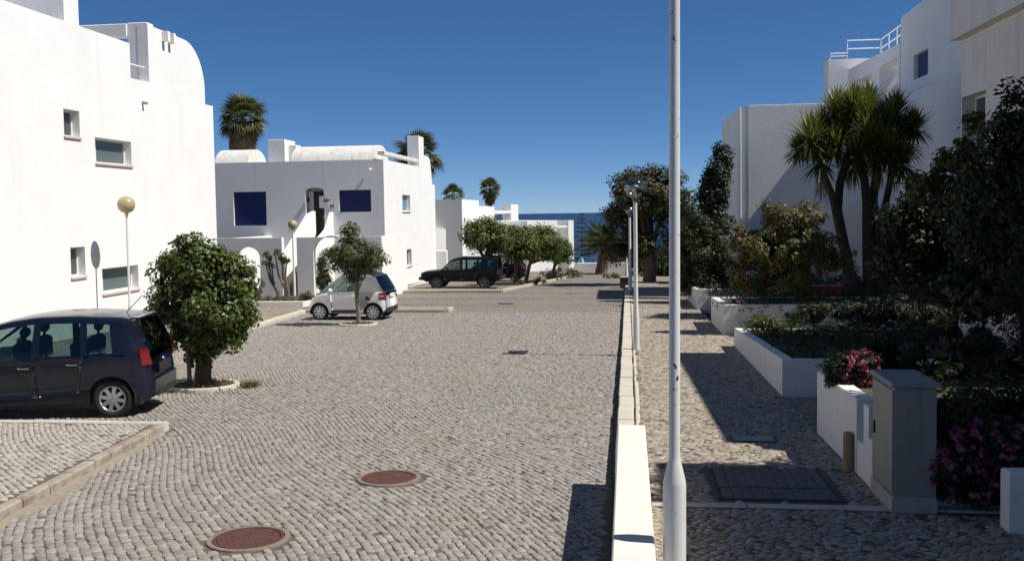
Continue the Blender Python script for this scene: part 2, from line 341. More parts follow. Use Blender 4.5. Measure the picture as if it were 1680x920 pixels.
def cobbles(parent, part_name, mat, poly_fn, bounds, ang, row, w0, w1, h, wave, seed, skip=lambda u, v: np.zeros(len(u), bool), nparts=300, stuff_name='cobble_field'):
    rg = np.random.default_rng(seed)
    u0_, u1_, v0_, v1_ = bounds
    cu, cv = (u0_ + u1_) / 2, (v0_ + v1_) / 2; R = math.hypot(u1_ - u0_, v1_ - v0_) / 2 + 0.5
    ca, sa = math.cos(ang), math.sin(ang)
    nr = int(2 * R / row); Q = []
    for j in range(nr):
        n = int(2 * R / w0) + 2
        w = rg.uniform(w0, w1, n); A = np.cumsum(w) - R - rg.uniform(0, w1)
        A0, A1 = A[:-1], A[1:]
        def bl(aa, jj): return (jj * row - R) + wave * np.sin(aa * 1.1 + jj * row * 0.55) + wave * 0.6 * np.sin(aa * 0.43 - jj * row * 0.9 + 2.0)
        sh = rg.normal(0, w0 * 0.13, len(A))
        jit = lambda: rg.normal(0, row * 0.085, len(A0))
        g = 0.0005 + rg.uniform(0, 1, len(A0)) ** 1.5 * 0.0075
        q = np.stack([np.stack([A0 + sh[:-1] + g, bl(A0, j) + g + jit()], -1), np.stack([A1 + sh[1:] - g, bl(A1, j) + g + jit()], -1),
                      np.stack([A1 - sh[1:] - g, bl(A1, j + 1) - g + jit()], -1), np.stack([A0 - sh[:-1] + g, bl(A0, j + 1) - g + jit()], -1)], 1)
        Q.append(q)
    Q = np.concatenate(Q)
    Q = np.stack([cu + Q[..., 0] * ca - Q[..., 1] * sa, cv + Q[..., 0] * sa + Q[..., 1] * ca], -1)
    c = Q.mean(1)
    keep = poly_fn(Q[..., 0], Q[..., 1]).all(1) & ~skip(c[:, 0], c[:, 1])
    # only what the frame and a step to either side can see
    q3 = np.stack([c[:, 0], c[:, 1], -SLOPE * c[:, 1] - EYE], -1)
    dz = q3 @ np.array(fw); px = PCX + FPX * (q3 @ np.array(rt)) / np.maximum(dz, 0.3); py = PCY - FPX * (q3 @ np.array(up)) / np.maximum(dz, .3)
    keep &= (dz > 0.5) & (px > -260) & (px < 1960) & (py < 1250)
    Q = Q[keep]; c = c[keep]; px = px[keep]; py = py[keep]; n = len(Q)
    low = 1.25 * (rg.random(n) ** 6) * 0.010
    hh = h + rg.normal(0, 0.0022, n) - low
    tilt = rg.normal(0, 0.035, (n, 2))
    def ring(sc, dz_):
        P = c[:, None] + (Q - c[:, None]) * sc
        d = P - c[:, None]
        z = -SLOPE * P[..., 1] + hh[:, None] + dz_ + d[..., 0] * tilt[:, :1] + d[..., 1] * tilt[:, 1:]
        return np.concatenate([P, z[..., None]], -1)
    V = np.stack([ring(0.80, 0.0), ring(0.98, -0.006), ring(1.0, -0.022)], 1)   # n,3,4,3
    V = V.reshape(n, 12, 3)
    fq = [[0, 1, 2, 3]]
    for k in (0, 4):
        for i in range(4): jn = (i + 1) % 4; fq.append([k + 4 + i, k + 4 + jn, k + jn, k + i])
    fq = np.array(fq)
    tone = np.clip(rg.normal(0.5, 0.22, n), 0, 1)
    infr = (px > 5) & (px < 1675) & (py < 912) & (py > 300)
    order = np.argsort(np.where(infr, c[:, 1], 1e6)); near = order[:nparts]; rest = order[nparts:]
    for i in near:
        ctr = Vector((c[i, 0], c[i, 1], -SLOPE * c[i, 1]))
        me_o = mesh_obj(part_name, V[i], fq, mat, parent, smooth=False, attr=np.full(12, tone[i]))
    if len(rest):
        Vr = V[rest].reshape(-1, 3); Fr = (fq[None] + (np.arange(len(rest)) * 12)[:, None, None]).reshape(-1, 4)
        sm = np.ones(len(Fr), bool)
        mesh_obj(stuff_name, Vr, Fr, mat, parent, attr=np.repeat(tone[rest], 12), kind='stuff')
    return n

MAN = [(*G(408, 882)[:2],), (*G(638, 783)[:2],)]
RINGS = [(-7.87, 16.62, 0.66), (-8.5, 28.95, 0.62)]
def road_skip(u, v):
    k = np.zeros(len(u), bool)
    for (x, y) in MAN: k |= np.hypot(u - x, v - y) < 0.42
    for (x, y, r) in RINGS: k |= np.hypot(u - x, v - y) < r + 0.02
    return k
def road_poly(u, v): return (u < -0.2) & (u > -12.85) & (v < STONE_END) & ((v > 12.86) | (u < -20) | (u > -6.10 - (v - 8.41) * 0.109))
cobbles(road, 'cobble', cob_grey, road_poly, (-13, -0.2, 6.5, STONE_END), math.radians(-58), 0.080, 0.064, 0.120, 0.0, 0.10, 11, road_skip)
def pav_skip(u, v): return ((u > 0.80) & (u < 2.12) & (v > 9.22) & (v < 10.62)) | ((v > 8.98) & (v < 9.2)) | (np.hypot(u - 0.34, v - 6.63) < 0.11) | (np.hypot(u - 2.27, v - 10.5) < 0.09)
cobbles(path, 'cobble', cob_pale, lambda u, v: (u > 0.085) & ((u < 2.5) | ((v < 8.99) & (u < 6))) & (v < STONE_END), (0.08, 6, 4.5, STONE_END), math.radians(-40), 0.080, 0.068, 0.105, 0.136, 0.09, 12, pav_skip)

# raised paving on the left: three islands between the parking bays, and the strip along the houses
isl = sheet('paved_island', 0, 0, 0, 0, 0.108, joint, kind='structure', poly=[(-14.9, 2), (-5.70, 4), (-6.12, 8.2), (-6.64, 12.62), (-14.9, 12.62)])
cobbles(isl, 'cobble', cob_white, lambda u, v: (u > -14) & (v < 12.62) & (u < -6.23 - (v - 8.41) * 0.118), (-14, -5.5, 5.5, 12.7), math.radians(-50), 0.074, 0.07, 0.11, 0.118, 0.11, 13)
sheet('paved_island', 0, 0, 0, 0, 0.115, far_pale, kind='structure', poly=[(-12.2, 33.85), (-6.75, 33.85), (-6.75, 34.9), (-12.2, 34.9)])
sheet('paved_island', 0, 0, 0, 0, 0.115, far_pale, kind='structure', poly=[(-12.2, 46.0), (-6.3, 46.0), (-6.3, 47.2), (-12.2, 48.2)])
sheet('house_pavement', 0, 0, 0, 0, 0.115, far_pale, kind='structure', poly=[(-15.2, 12.63), (-12.55, 12.63), (-11.45, 27.8), (-12.0, 33.0), (-12.3, 60), (-15.2, 60)])

def kerb_run(name, pts, w, h, n_len, mat, seed, side=0.0, z0=-0.05):
    rg = random.Random(seed); root = None
    segs = []
    for (a, b) in zip(pts[:-1], pts[1:]):
        a, b = Vector((*a, 0)), Vector((*b, 0)); L = (b - a).length; d = (b - a) / L; nrm = Vector((-d.y, d.x, 0)); k = max(1, round(L / n_len))
        for i in range(k):
            segs.append((a + d * (L * i / k + 0.006), a + d * (L * (i + 1) / k - 0.006), nrm, rg.uniform(-0.006, 0.006), rg.uniform(-0.006, 0.006)))
    base = MB(); c0 = Vector((*pts[0], zg(pts[0][1])))
    root = bpy.data.objects.new(name, None); COL.objects.link(root); root.location = c0; root['kind'] = 'structure'; ORG[root.name] = c0
    for (a, b, nrm, e, dzz) in segs:
        m = MB(); v = []
        for (hh, ins) in ((z0, 0), (h - 0.02 + dzz, 0), (h + dzz, 0.016)):
            for (p, s) in ((a, -1), (b, -1), (b, 1), (a, 1)):
                q = p + nrm * (s * (w / 2 - ins) + e); v.append((q.x, q.y, zg(q.y) + hh))
        f = [(8, 9, 10, 11)]
        for k in (0, 4):
            for i in range(4): j = (i + 1) % 4; f.append((k + i, k + j, k + 4 + j, k + 4 + i))
        m.add(v, f); m.build('kerb_stone', mat, root)
    return root
kerb_run('right_kerb', [(-0.055, 10.2), (-0.055, 60)], 0.235, 0.15, 1.0, kerb_pale, 1)
kerb_run('pavement_border', [(0.117, 10.2), (0.117, 42)], 0.075, 0.142, 0.6, kerb_pale, 12)
kerb_run('left_kerb', [(-5.75, 4.0), (-6.10, 8.2), (-6.62, 12.55)], 0.13, 0.135, 0.55, kerb_dirty, 2)
V, Fq, T = [], [], []
for i in range(60):   # blown sand along the foot of the kerb
    v = 7.2 + i * .09; u = -6.10 - (v - 8.2) * .12 + .066; w = .055 + .035 * math.sin(i * .31) + .03 * random.random() + .12 * max(0, 1 - abs(v - 9.2) / .9)
    V += [(u, v, zg(v) + .035 + .01 * math.sin(i * .5)), (u + w * .5, v, zg(v) + .012), (u + w, v, zg(v) - .012)]
Fq = [(3 * i + j, 3 * i + j + 1, 3 * i + j + 4, 3 * i + j + 3) for i in range(59) for j in (0, 1)]
tag(mesh_obj('drifted_sand', V, Fq, M('drifted_sand', (0.28, 0.235, 0.18), .95, var=(14, .3), bump=(60, .5, .01)), smooth=True), 'strip of drifted sand along the foot of the left kerb', 'sand', kind='stuff')
kerb_run('left_kerb', [(-6.6, 12.72), (-14.8, 12.78)], 0.14, 0.12, 1.0, kerb_pale, 3)
kerb_run('left_kerb', [(-12.5, 12.9), (-11.45, 27.8), (-11.95, 33.6)], 0.18, 0.125, 0.9, kerb_pale, 4)
kerb_run('left_kerb', [(-12.2, 33.72), (-6.6, 33.78), (-6.62, 34.95), (-12.2, 35.0)], 0.16, 0.125, 0.9, kerb_mat, 5)
kerb_run('left_kerb', [(-12.2, 45.9), (-6.2, 45.95), (-6.2, 47.2), (-4.9, 55.5), (-3.3, 66)], 0.16, 0.125, 0.9, kerb_mat, 6)
kerb_run('cross_strip', [(0.2, 9.09), (5.6, 9.09)], 0.13, 0.147, 0.9, kerb_pale, 7)

# weeds and blown sand along the edges
def tufts(name, spots, n, label, mat, hgt=0.12):
    V, Fc, T = [], [], []
    for (x, y, z, r) in spots:
        for i in range(n):
            a, d = random.uniform(0, 6.28), r * math.sqrt(random.random()); p = Vector((x + d * math.cos(a), y + d * math.sin(a), z))
            t = random.uniform(0, 6.28); l = Vector((math.cos(t), math.sin(t), random.uniform(0.7, 2.2))).normalized() * hgt * random.uniform(0.5, 1.2)
            s = Vector((-math.sin(t), math.cos(t), 0)) * 0.010; b = len(V)
            V += [p - s, p + s, p + l]; Fc.append((b, b + 1, b + 2)); T += [random.random()] * 3
    o = mesh_obj(name, V, Fc, mat, None, attr=T); tag(o, label, 'grass', kind='stuff'); return o
grass_m = leafy('dry_grass', [(0, (0.10, 0.085, 0.03)), (0.5, (0.15, 0.13, 0.045)), (1, (0.10, 0.13, 0.03))])
tufts('grass_tuft', [(-7.05, 16.85, zg(16.8), 0.22), (-6.98, 16.6, zg(16.6), 0.12)], 160, 'dry grass tuft beside the ring kerb of the round tree', grass_m, 0.13)
tufts('ring_weeds', [(-7.87, 16.7, zg(16.7) + 0.03, 0.55), (-8.5, 29, zg(29) + .03, 0.45)], 420, 'dry weeds growing inside the ring kerbs', grass_m, 0.09)

sp_ = []
for i in range(46):
    v = random.uniform(10.4, 40); sp_.append((random.choice((-.185, -.20, .165, .17)), v, zg(v) + (.0 if random.random() < .5 else .0), .05))
sp_ = [(x, y, zg(y) + (.0 if x < 0 else .14), r) for x, y, z, r in sp_]
tufts('kerb_weeds', sp_, 7, 'sparse dry weeds growing along both edges of the right kerb', grass_m, 0.05)
# manholes
def manhole(x, y, r, label):
    z = zg(y)
    e = empty('manhole_cover', (x, y, z), label, 'manhole', 'round manholes in the road')
    sl = Matrix.Rotation(math.atan(-SLOPE), 3, 'X')
    MB().lathe([(r + 0.075, -0.02), (r + 0.07, 0.004), (r + 0.025, 0.006), (r + 0.02, -0.015)], (x, y, z), 40, False, sl).build('collar', collar_m, e)
    MB().lathe([(r + 0.019, -0.01), (r + 0.016, 0.007), (r - 0.012, 0.007), (r - 0.016, -0.008)], (x, y, z), 40, False, sl).build('rim', rust, e)
    lid = MB().lathe([(r - 0.02, -0.02), (r - 0.022, 0.004), (0.001, 0.004)], (x, y, z), 40, False, sl)
    lo = lid.build('lid', rust, e)
    k = MB(); st = 0.052
    for i in range(-6, 7):
        for j in range(-6, 7):
            px_, py_ = i * st + (j % 2) * st / 2, j * st * 0.87
            if math.hypot(px_, py_) < r - 0.05:
                zz = zg(y + py_) + 0.0005
                k.box(x + px_ - 0.015, x + px_ + 0.015, y + py_ - 0.015, y + py_ + 0.015, zz - 0.002, zz + 0.006, 0.004)
    k.build('tread_pattern', rust, lo)
    return e
manhole(MAN[0][0], MAN[0][1], 0.30, 'rusty red round manhole cover nearest the low white wall end, lower in the road')
manhole(MAN[1][0], MAN[1][1], 0.29, 'rusty red round manhole cover farther up the road, in mid street')

cover_m = M('cover_stone', (0.17, 0.16, 0.145), 0.9, var=(12, .3), bump=(50, .4, .006))
# paved access cover in the pavement
ac = empty('access_cover', (1.46, 9.9, zg(9.9) + 0.14), 'paved rectangular access cover with dark joints in the shaded pavement', 'access cover')
a0, a1, b0, b1 = 0.86, 2.06, 9.28, 10.56
fm = MB()
for (x0, x1, y0, y1) in ((a0, a1, b0, b0 + .035), (a0, a1, b1 - .035, b1), (a0, a0 + .035, b0 + .035, b1 - .035), (a1 - .035, a1, b0 + .035, b1 - .035), (a0 + .035, a1 - .035, 9.70, 9.73)):
    fm.slopebox(x0, x1, y0, y1, 0.10, 0.136, 0.003)
fm.build('frame', steel_dark, ac)
for (y0, y1) in ((b0 + .045, 9.69), (9.74, b1 - .045)):
    tr = MB().slopebox(a0 + .045, a1 - .045, y0, y1, 0.10, 0.140, 0.004).build('tray', joint, ac)
    st = MB(); ny = max(2, round((y1 - y0) / 0.095)); nxx = 11
    for i in range(nxx):
        for j in range(ny):
            x0 = a0 + .05 + i * (a1 - a0 - .1) / nxx; w = (a1 - a0 - .1) / nxx; yy = y0 + j * (y1 - y0) / ny; hy = (y1 - y0) / ny
            st.slopebox(x0 + .007, x0 + w - .007, yy + .007, yy + hy - .007, 0.138, 0.147 + random.uniform(-.002, .002), 0.004)
    st.build('cobble_inlay', cover_m, tr)
dc = empty('drain_cover', (1.55, 12.1, zg(12.1) + .14), 'small flat metal cover in the shaded pavement before the near planter', 'drain cover')
MB().slopebox(1.3, 1.8, 11.95, 12.25, 0.12, 0.146, 0.004).build('lid', concrete, dc)
MB().slopebox(1.27, 1.83, 11.92, 12.28, 0.10, 0.142, 0.004).build('frame', steel_dark, dc)
# dark road dashes, the nearer one added as the lamp globe's cast shadow
for (p, q) in (((834, 577), (866, 577)), ((818, 498), (842, 498))):
    A, B = G(*p), G(*q); y = (A.y + B.y) / 2
    g_ = empty('road_dash', ((A.x + B.x) / 2, y, zg(y)), 'dark slot gully in the road ' + ('standing in for the shadow of the second lamp globe' if p[1] > 550 else 'far up, near the black off-roader'), 'road dash', 'dark dashes on the road')
    fr_ = MB(); fr_.slopebox(A.x, B.x, y - .16, y - .11, -.02, .012, .003); fr_.slopebox(A.x, B.x, y + .11, y + .16, -.02, .012, .003); fr_.build('frame', steel_dark, g_)
    gb = MB()
    for i in range(8): x = A.x + (B.x - A.x) * (i + .5) / 8; gb.slopebox(x - .012, x + .012, y - .11, y + .11, -.02, .010, .002)
    gb.build('bars', steel_dark, g_)

# ------------------------------------------------------------------ low wall in front
lw = MB(); T = 0.40
v = []
for (z, i) in ((-0.5, 0.0), (T - 0.012, 0.0), (T, 0.012)):
    v += [(-0.128 + i, 1.0, z + (0 if z < 0 else 0)), (0.165 - i, 1.0, z), (0.165 - i, 10.2 - i, z), (-0.128 + i, 10.2 - i, z)]
f = [(8, 9, 10, 11)]
for k in (0, 4):
    for i in range(4): j = (i + 1) % 4; f.append((k + i, k + j, k + 4 + j, k + 4 + i))
lw.add(v, f)
lwo = lw.build('low_wall', cap_plaster); tag(lwo, 'long low white wall with flat top beside the near lamp post', 'wall')
# ------------------------------------------------------------------ houses
def win_X(parent, U, y0, y1, z0, z1, depth, label, pane_mat=pane_dark, sill=True, sgn=1, mullion=None):
    # window in a wall that looks to +X (sgn 1) or -X (sgn -1); set back by depth
    x = U - sgn * depth; fwid = 0.05
    m = MB()
    for (a0, a1, b0, b1) in ((y0, y1, z0, z0 + fwid), (y0, y1, z1 - fwid, z1), (y0, y0 + fwid, z0 + fwid, z1 - fwid), (y1 - fwid, y1, z0 + fwid, z1 - fwid)):
        m.box(min(x, x + sgn * .05), max(x, x + sgn * .05), a0 + .002, a1 - .002, b0 + .002, b1 - .002)
    if mullion: m.box(min(x, x + sgn * .05), max(x, x + sgn * .05), mullion - .04, mullion + .04, z0 + fwid, z1 - fwid)
    w = m.build('window', frame_white, parent)
    MB().box(min(x + sgn * .012, x + sgn * .02), max(x + sgn * .012, x + sgn * .02), y0 + fwid, y1 - fwid, z0 + fwid, z1 - fwid).build('pane', pane_mat, w)
    if sill: MB().bbox(min(x + sgn * .052, U + sgn * .05), max(x + sgn * .052, U + sgn * .05), y0 - .03, y1 + .03, z0 - .06, z0 - .003, .01).build('sill', sill_stone, w)
    if label: w['label'] = label
    return w
def shutter_Y(parent, V, x0, x1, z0, z1, depth, sgn=1):
    y = V + depth; m = MB(); n = max(8, int((z1 - z0) / 0.07)); h = (z1 - z0) / n
    m.box(x0, x1, y + .02, y + .05, z0, z1)
    for i in range(n): m.box(x0 + .02, x1 - .02, y - .004, y + .02, z0 + i * h + .006, z0 + (i + 1) * h - .006, .002)
    o = m.build('shutter', shutter_blue, parent)
    fr_ = MB()
    for (a0, a1, b0, b1) in ((x0 + .001, x0 + .035, z0, z1), (x1 - .035, x1 - .001, z0, z1), (x0 + .036, x1 - .036, z1 - .10, z1 - .001), (x0 + .036, x1 - .036, z0 + .001, z0 + .05)): fr_.box(a0, a1, y - .03, y - .006, b0, b1)
    fr_.build('frame', shutter_blue, o); return o

# ---- near left house
U1 = -15.0
h1 = empty('white_house', (-19, 24, zg(24)), 'big white house nearest on the left, with a rounded parapet and small recessed windows', 'house')
arc = [(31.0 + 1.52 * math.sin(t), 7.2 + 1.55 * math.cos(t)) for t in np.linspace(0, math.pi / 2, 14)]
outl = [(8, -1.6), (33.15, -1.6), (33.15, 6.72), (32.52, 6.72)] + [(a, b) for a, b in reversed(arc)] + [(28.55, 8.78), (28.55, 6.98), (27.42, 6.95), (27.42, 8.0), (20.0, 8.03), (8, 8.0)]
W1 = [(23.86, 24.6, 4.94, 5.66), (25.33, 27.3, 4.29, 5.01), (23.93, 24.62, 1.12, 1.93), (25.44, 27.46, 0.54, 1.26)]
wb = MB().panel(outl, [rect(*w) for w in W1], faceX(U1), 0.34)
wb.box(-24, U1 - .342, 32.85, 33.14, -1.6, 6.6)
wb.box(-24, U1 - .342, 8, 8.3, -1.6, 7.9)
wb.box(-24, -23.7, 8.31, 32.84, -1.6, 6.6)
wb.box(-23.69, U1 - .343, 8.31, 32.84, 5.75, 6.0)
wb.box(-22.0, U1 - .40, 12, 23.9, 6.01, 7.7)
wb.build('wall', plaster, h1)
lab = ['small upper window recessed in the wall', 'wide upper window recessed in the wall', 'small lower window recessed in the wall', 'wide lower window recessed in the wall']
for w, l, pm in zip(W1, lab, (pane_dark, blind_grey, pane_dark, blind_grey)):
    win_X(h1, U1, *w, 0.27, l, pm, mullion=(w[0] + 0.36) if w[1] - w[0] > 1 else None)
MB().bbox(-22.5, -15.12, 24.25, 24.95, 6.5, 11.5, .02).build('stair_tower', plaster, h1)
MB().bbox(-15.68, -15.02, 28.56, 28.96, 6.9, 8.86, .02).build('pillar', plaster, h1)
MB().bbox(-22, -15.69, 28.5, 28.98, 8.45, 8.83, .02).build('pergola_beam', plaster, h1)
for yy in (29.45, 29.85): MB().bbox(U1 + .002, U1 + .22, yy, yy + .16, 8.42, 8.74, .01).build('beam_end', plaster, h1)
MB().tube([(U1 - .17, 27.43, 7.42), (U1 - .17, 28.54, 7.44)], .025, 8).build('railing', alu, h1)
MB().tube([(U1 - .05, 28.08, 6.3), (U1 + .16, 28.08, 6.26)], .05, 10).build('water_spout', concrete, h1)

# ---- second house with outside stair
V2, VT = 46.9, 42.0
h2 = empty('white_house', (-18, 49, zg(48)), 'white two storey house with blue shutters and an outside stair behind the small white car', 'house')
sh = [(-20.26, -18.5, 2.2, 3.94), (-14.63, -12.95, 2.82, 3.94)]
dr0, dr1 = -16.4, -15.42
dhole = [(dr0, 1.55), (dr1, 1.55), (dr1, 3.93)] + [(-15.91 + .49 * math.cos(t), 3.93 + .17 * math.sin(t)) for t in np.linspace(.1, math.pi - .1, 9)] + [(dr0, 3.93)]
wb = MB().panel(rect(-28, -12.27, -1.9, 5.45), [rect(*s) for s in sh] + [dhole], faceY(V2), 0.3)
sidew = [(V2 + .302, -1.9), (59.7, -1.9), (59.7, 4.5), (58.85, 4.5), (58.7, 5.2), (58.35, 6.0), (57.8, 6.2), (56.55, 6.22), (56.55, 5.45), (V2 + .302, 5.45)]
SW = [(50.8, 52.65, 2.82, 3.73), (51.1, 52.75, -.25, .69)]
wb.panel(sidew, [rect(*s) for s in SW], faceX(-12.27), 0.3)
wb.box(-28, -12.572, 59.4, 59.7, -1.9, 4.4)
wb.box(-28, -27.7, V2 + .301, 59.39, -1.9, 4.4)
wb.box(-27.69, -12.573, V2 + .301, 59.39, 4.7, 5.0)
wb.box(-16.6, -15.2, V2 + .55, V2 + .65, 1.5, 4.3)
wb.build('wall', plaster, h2)
for s in sh:
    o = shutter_Y(h2, V2, *s, 0.12)
win_X(h2, -12.27, *SW[0], .22, 'upper side window with pale blue glass', M('blue_pane', (0.10, 0.20, 0.36), 0.1))
win_X(h2, -12.27, *SW[1], .22, 'lower side window', M('deep_blue_pane', (0.02, 0.045, 0.16), 0.12))
d = MB().box(-16.1, dr1 - .003, V2 + .42, V2 + .48, 1.56, 3.9)
for (b0, b1) in ((1.75, 2.55), (2.7, 3.7)): d.box(-15.98, -15.55, V2 + .405, V2 + .42, b0, b1, .01)
d = d.build('door', door_brown, h2); MB().tube([(-15.5, V2 + .40, 2.6), (-15.5, V2 + .36, 2.6), (-15.6, V2 + .36, 2.6)], .012, 6).build('handle', alu, d)
MB().box(dr0 + .003, -16.11, V2 + .40, V2 + .47, 1.56, 3.9).build('door_frame', frame_white, h2)
MB().box(-16.3, -16.16, V2 - .14, V2 - .002, 3.35, 3.62, .02).build('door_lamp', steel_dark, h2)
pl_m = M('name_plaque', (0.62, 0.58, 0.55), 0.5); pd = M('plaque_print', (0.10, 0.05, 0.12), 0.6)
pq = MB().box(-15.66, -15.2, V2 - .05, V2 - .02, 3.05, 3.66).build('name_plaque', pl_m, h2)
pm_ = MB()
for k in range(7): pm_.box(-15.42 + k * .045, -15.39 + k * .045, V2 - .056, V2 - .0505, 3.36 + .02 * (k % 2), 3.52 - .02 * (k % 3))
pm_.build('print', pd, pq)
pq = MB().box(-15.12, -14.86, V2 - .03, V2 - .002, 3.05, 3.25).build('number_tile', pl_m, h2)
pm_ = MB()
for k in range(3): pm_.box(-15.08 + k * .07, -15.04 + k * .07, V2 - .036, V2 - .0305, 3.09, 3.21)
pm_.build('print', pd, pq)
# fitting with its wire on the upper wall
MB().lathe([(.001, 0), (.09, .01), (.09, .1), (.001, .12)], (-12.95, V2 - .13, 4.9), 10).build('wall_lamp', alu, h2)
# roof things
def vault(x0, x1, yc, hw, z0, hgt, mat, name='vaulted_roof'):
    prof = [(yc - hw * math.cos(t), z0 + hgt * math.sin(t) ** .8) for t in np.linspace(0, math.pi, 17)]
    m = MB(); vs = [(x0, a, b) for a, b in prof] + [(x1 - .25 * 0, a, b) for a, b in prof]; n = len(prof)
    m.add(vs, [(i, i + n, i + n + 1, i + 1) for i in range(n - 1)], True); m.add(vs[:n], [tuple(range(n))]); m.add(vs[n:], [tuple(range(n - 1, -1, -1))])
    return m.build(name, mat, h2)
vault(-17.3, -12.9, 48.9, 1.6, 5.0, 1.32, plaster_old)
vault(-21.4, -19.6, 48.6, 1.4, 5.0, 1.22, plaster_old)
ch = MB().bbox(-18.75, -17.85, 48.0, 49.6, 5.0, 6.68, .02).build('chimney', plaster, h2)
MB().bbox(-17.84, -17.45, 48.6, 49.4, 5.0, 6.42, .02).box(-17.449, -17.44, 48.75, 49.0, 6.0, 6.25).build('vent_block', plaster, ch)
MB().bbox(-12.95, -12.268, 55.15, 56.54, 5.46, 7.28, .02).build('pillar', plaster, h2)
MB().bbox(-12.65, -12.29, V2 + .31, 55.14, 5.72, 5.9, .015).build('pergola_beam', plaster_old, h2)
MB().bbox(-12.268, -12.2, 47.35, 47.75, .55, 1.0, .01).build('meter_box', concrete, h2)
MB().bbox(-12.6, -11.6, 59.72, 60.1, -1.9, .3, .04).build('buttress', plaster, h2)
# courtyard screen with arches
def arch(x0, x1, z0, zs):
    r = (x1 - x0) / 2; c = (x0 + x1) / 2
    return [(x0, z0), (x1, z0), (x1, zs)] + [(c + r * math.cos(t), zs + r * .9 * math.sin(t)) for t in np.linspace(.15, math.pi - .15, 13)] + [(x0, zs)]
m = MB()
m.panel(rect(-28, -15.88, -1.9, 1.68), [arch(-18.1, -16.95, -1.2, .75)], faceY(VT), .28)
m.panel(rect(-15.17, -11.15, -1.9, 1.68), [arch(-14.38, -12.6, -1.2, .95)], faceY(VT), .28)
m.box(-11.45, -11.151, VT + .281, V2 - .002, -1.9, 1.67)
m.box(-18.6, -18.25, VT + .281, V2 - .002, -1.9, 1.67)
m.build('courtyard_wall', plaster, h2)
m = MB()
m.panel([(VT + .282, -1.3), (V2 - .003, -1.3), (V2 - .003, 2.9), (V2 - .9, 2.75), (VT + 1.2, 1.25), (VT + .282, .8)], [], faceX(-15.88), .2)   # sunlit stair parapet
m.panel([(VT + .29, -1.3), (V2 - .003, -1.3), (V2 - .003, 2.85), (V2 - 1.0, 1.95), (VT + .29, .75)], [], faceX(-14.95), .2)
m.build('stair_parapet', plaster, h2)
nst = 15
for i in range(nst):
    y0 = VT + .3 + i * (V2 - VT - .35) / nst; z1 = -1.1 + (i + 1) * (1.55 + 1.1) / nst
    MB().box(-15.875, -15.16, y0, y0 + (V2 - VT - .35) / nst - .004, -1.3, z1).build('step', terracotta, h2)

# ---- third and fourth houses down the street
h3 = empty('white_house', (-15, 80, zg(80)), 'white house with a plain grey shaded gable behind the black off-roader', 'house')
m = MB()
m.box(-22, -12.28, 69.6, 77.6, -2.6, 3.68)
m.box(-22, -12.29, 77.61, 87.0, -2.7, 3.22)
m.box(-22, -12.7, 87.01, 99.4, -2.8, 1.6)
m.box(-13.2, -12.29, 99.41, 106.2, -2.9, 3.5)
m.build('wall', plaster, h3)
MB().bbox(-12.69, -12.3, 87.01, 99.4, 2.55, 2.82, .02).build('pergola_beam', plaster, h3)
for (a, b) in ((71.2, 72.3), (74.6, 75.7)): win_X(h3, -12.28, a, b, .4, 1.2, -.02, None, pane_dark, False)
for z in (1.0, 2.0): MB().bbox(-12.279, -12.2, 70.3, 70.8, z, z + .3, .01).build('meter_box', concrete, h3)
A = PV(866, 446, 73.5); B = PV(942, 446, 76.5)
h4c = Vector((A.x, A.y, zg(A.y)))
h4 = empty('white_house', h4c, 'low white house with a pergola pillar at the far end of the street', 'house')
dv = Vector((B.x - A.x, B.y - A.y, 0)); Lh = dv.length; dv.normalize(); nv = Vector((-dv.y, dv.x, 0))
def q4(m, s0, s1, t0, t1, z0, z1):
    P = [h4c + dv * s + nv * t for s, t in ((s0, t0), (s1, t0), (s1, t1), (s0, t1))]
    vs = [(p.x, p.y, z0) for p in P] + [(p.x, p.y, z1) for p in P]
    return m.add(vs, [(3, 2, 1, 0), (4, 5, 6, 7), (0, 1, 5, 4), (1, 2, 6, 5), (2, 3, 7, 6), (3, 0, 4, 7)])
m = MB(); q4(m, 0, Lh * .64, 0, 7, -3.2, 1.98); q4(m, Lh * .641, Lh * .88, 1.3, 6.8, -3.2, 1.2); q4(m, Lh * .881, Lh, 0, 5, -3.2, 1.95); q4(m, -12, -.01, .8, 7, -3.2, 1.5); m.build('wall', plaster, h4)
m = MB(); q4(m, Lh * .642, Lh * .879, .05, .35, 1.38, 1.55); m.build('pergola_beam', plaster, h4)

# ---- right: block with the plain end wall
h5 = empty('white_house', (8, 43, zg(43)), 'white house with a plain windowless end wall crossed by a slanting shadow', 'house')
m = MB()
co = [(4.95 - .38 * math.cos(t), 40.36 - .36 * math.sin(t)) for t in np.linspace(0, math.pi / 2, 7)]
pts = co + [(10.9, 40.0), (10.9, 47.0), (4.57, 47.0)]
n = len(pts); vs = [(a, b, -1.5) for a, b in pts] + [(a, b, 6.86) for a, b in pts]
m.add(vs, [tuple(range(n - 1, -1, -1)), tuple(range(n, 2 * n))] + [(i, (i + 1) % n, n + (i + 1) % n, n + i) for i in range(n)])
m.build('wall', plaster, h5)
MB().tube([(4.62, 39.95, 2.3), (4.62, 39.95, 6.86)], .035, 8).build('downpipe', alu, h5)
MB().bbox(5.0, 10.85, 40.004, 40.35, 6.862, 6.93, .01).build('coping', plaster, h5)
MB().bbox(8.2, 10.8, 39.2, 39.998, 2.35, 2.75, .02).build('ledge', plaster, h5)
for (a, b) in ((8.3, 9.2), (9.5, 10.3)): MB().box(a, b, 39.97, 39.999, 1.2, 2.3).build('window', pane_dark, h5)
gw = MB().slopebox(7.4, 10.9, 37.2, 37.45, -.2, 3.4, .02).build('garden_wall', plaster_wall)
tag(gw, 'plain garden wall behind the spiky yucca trunks', 'wall')

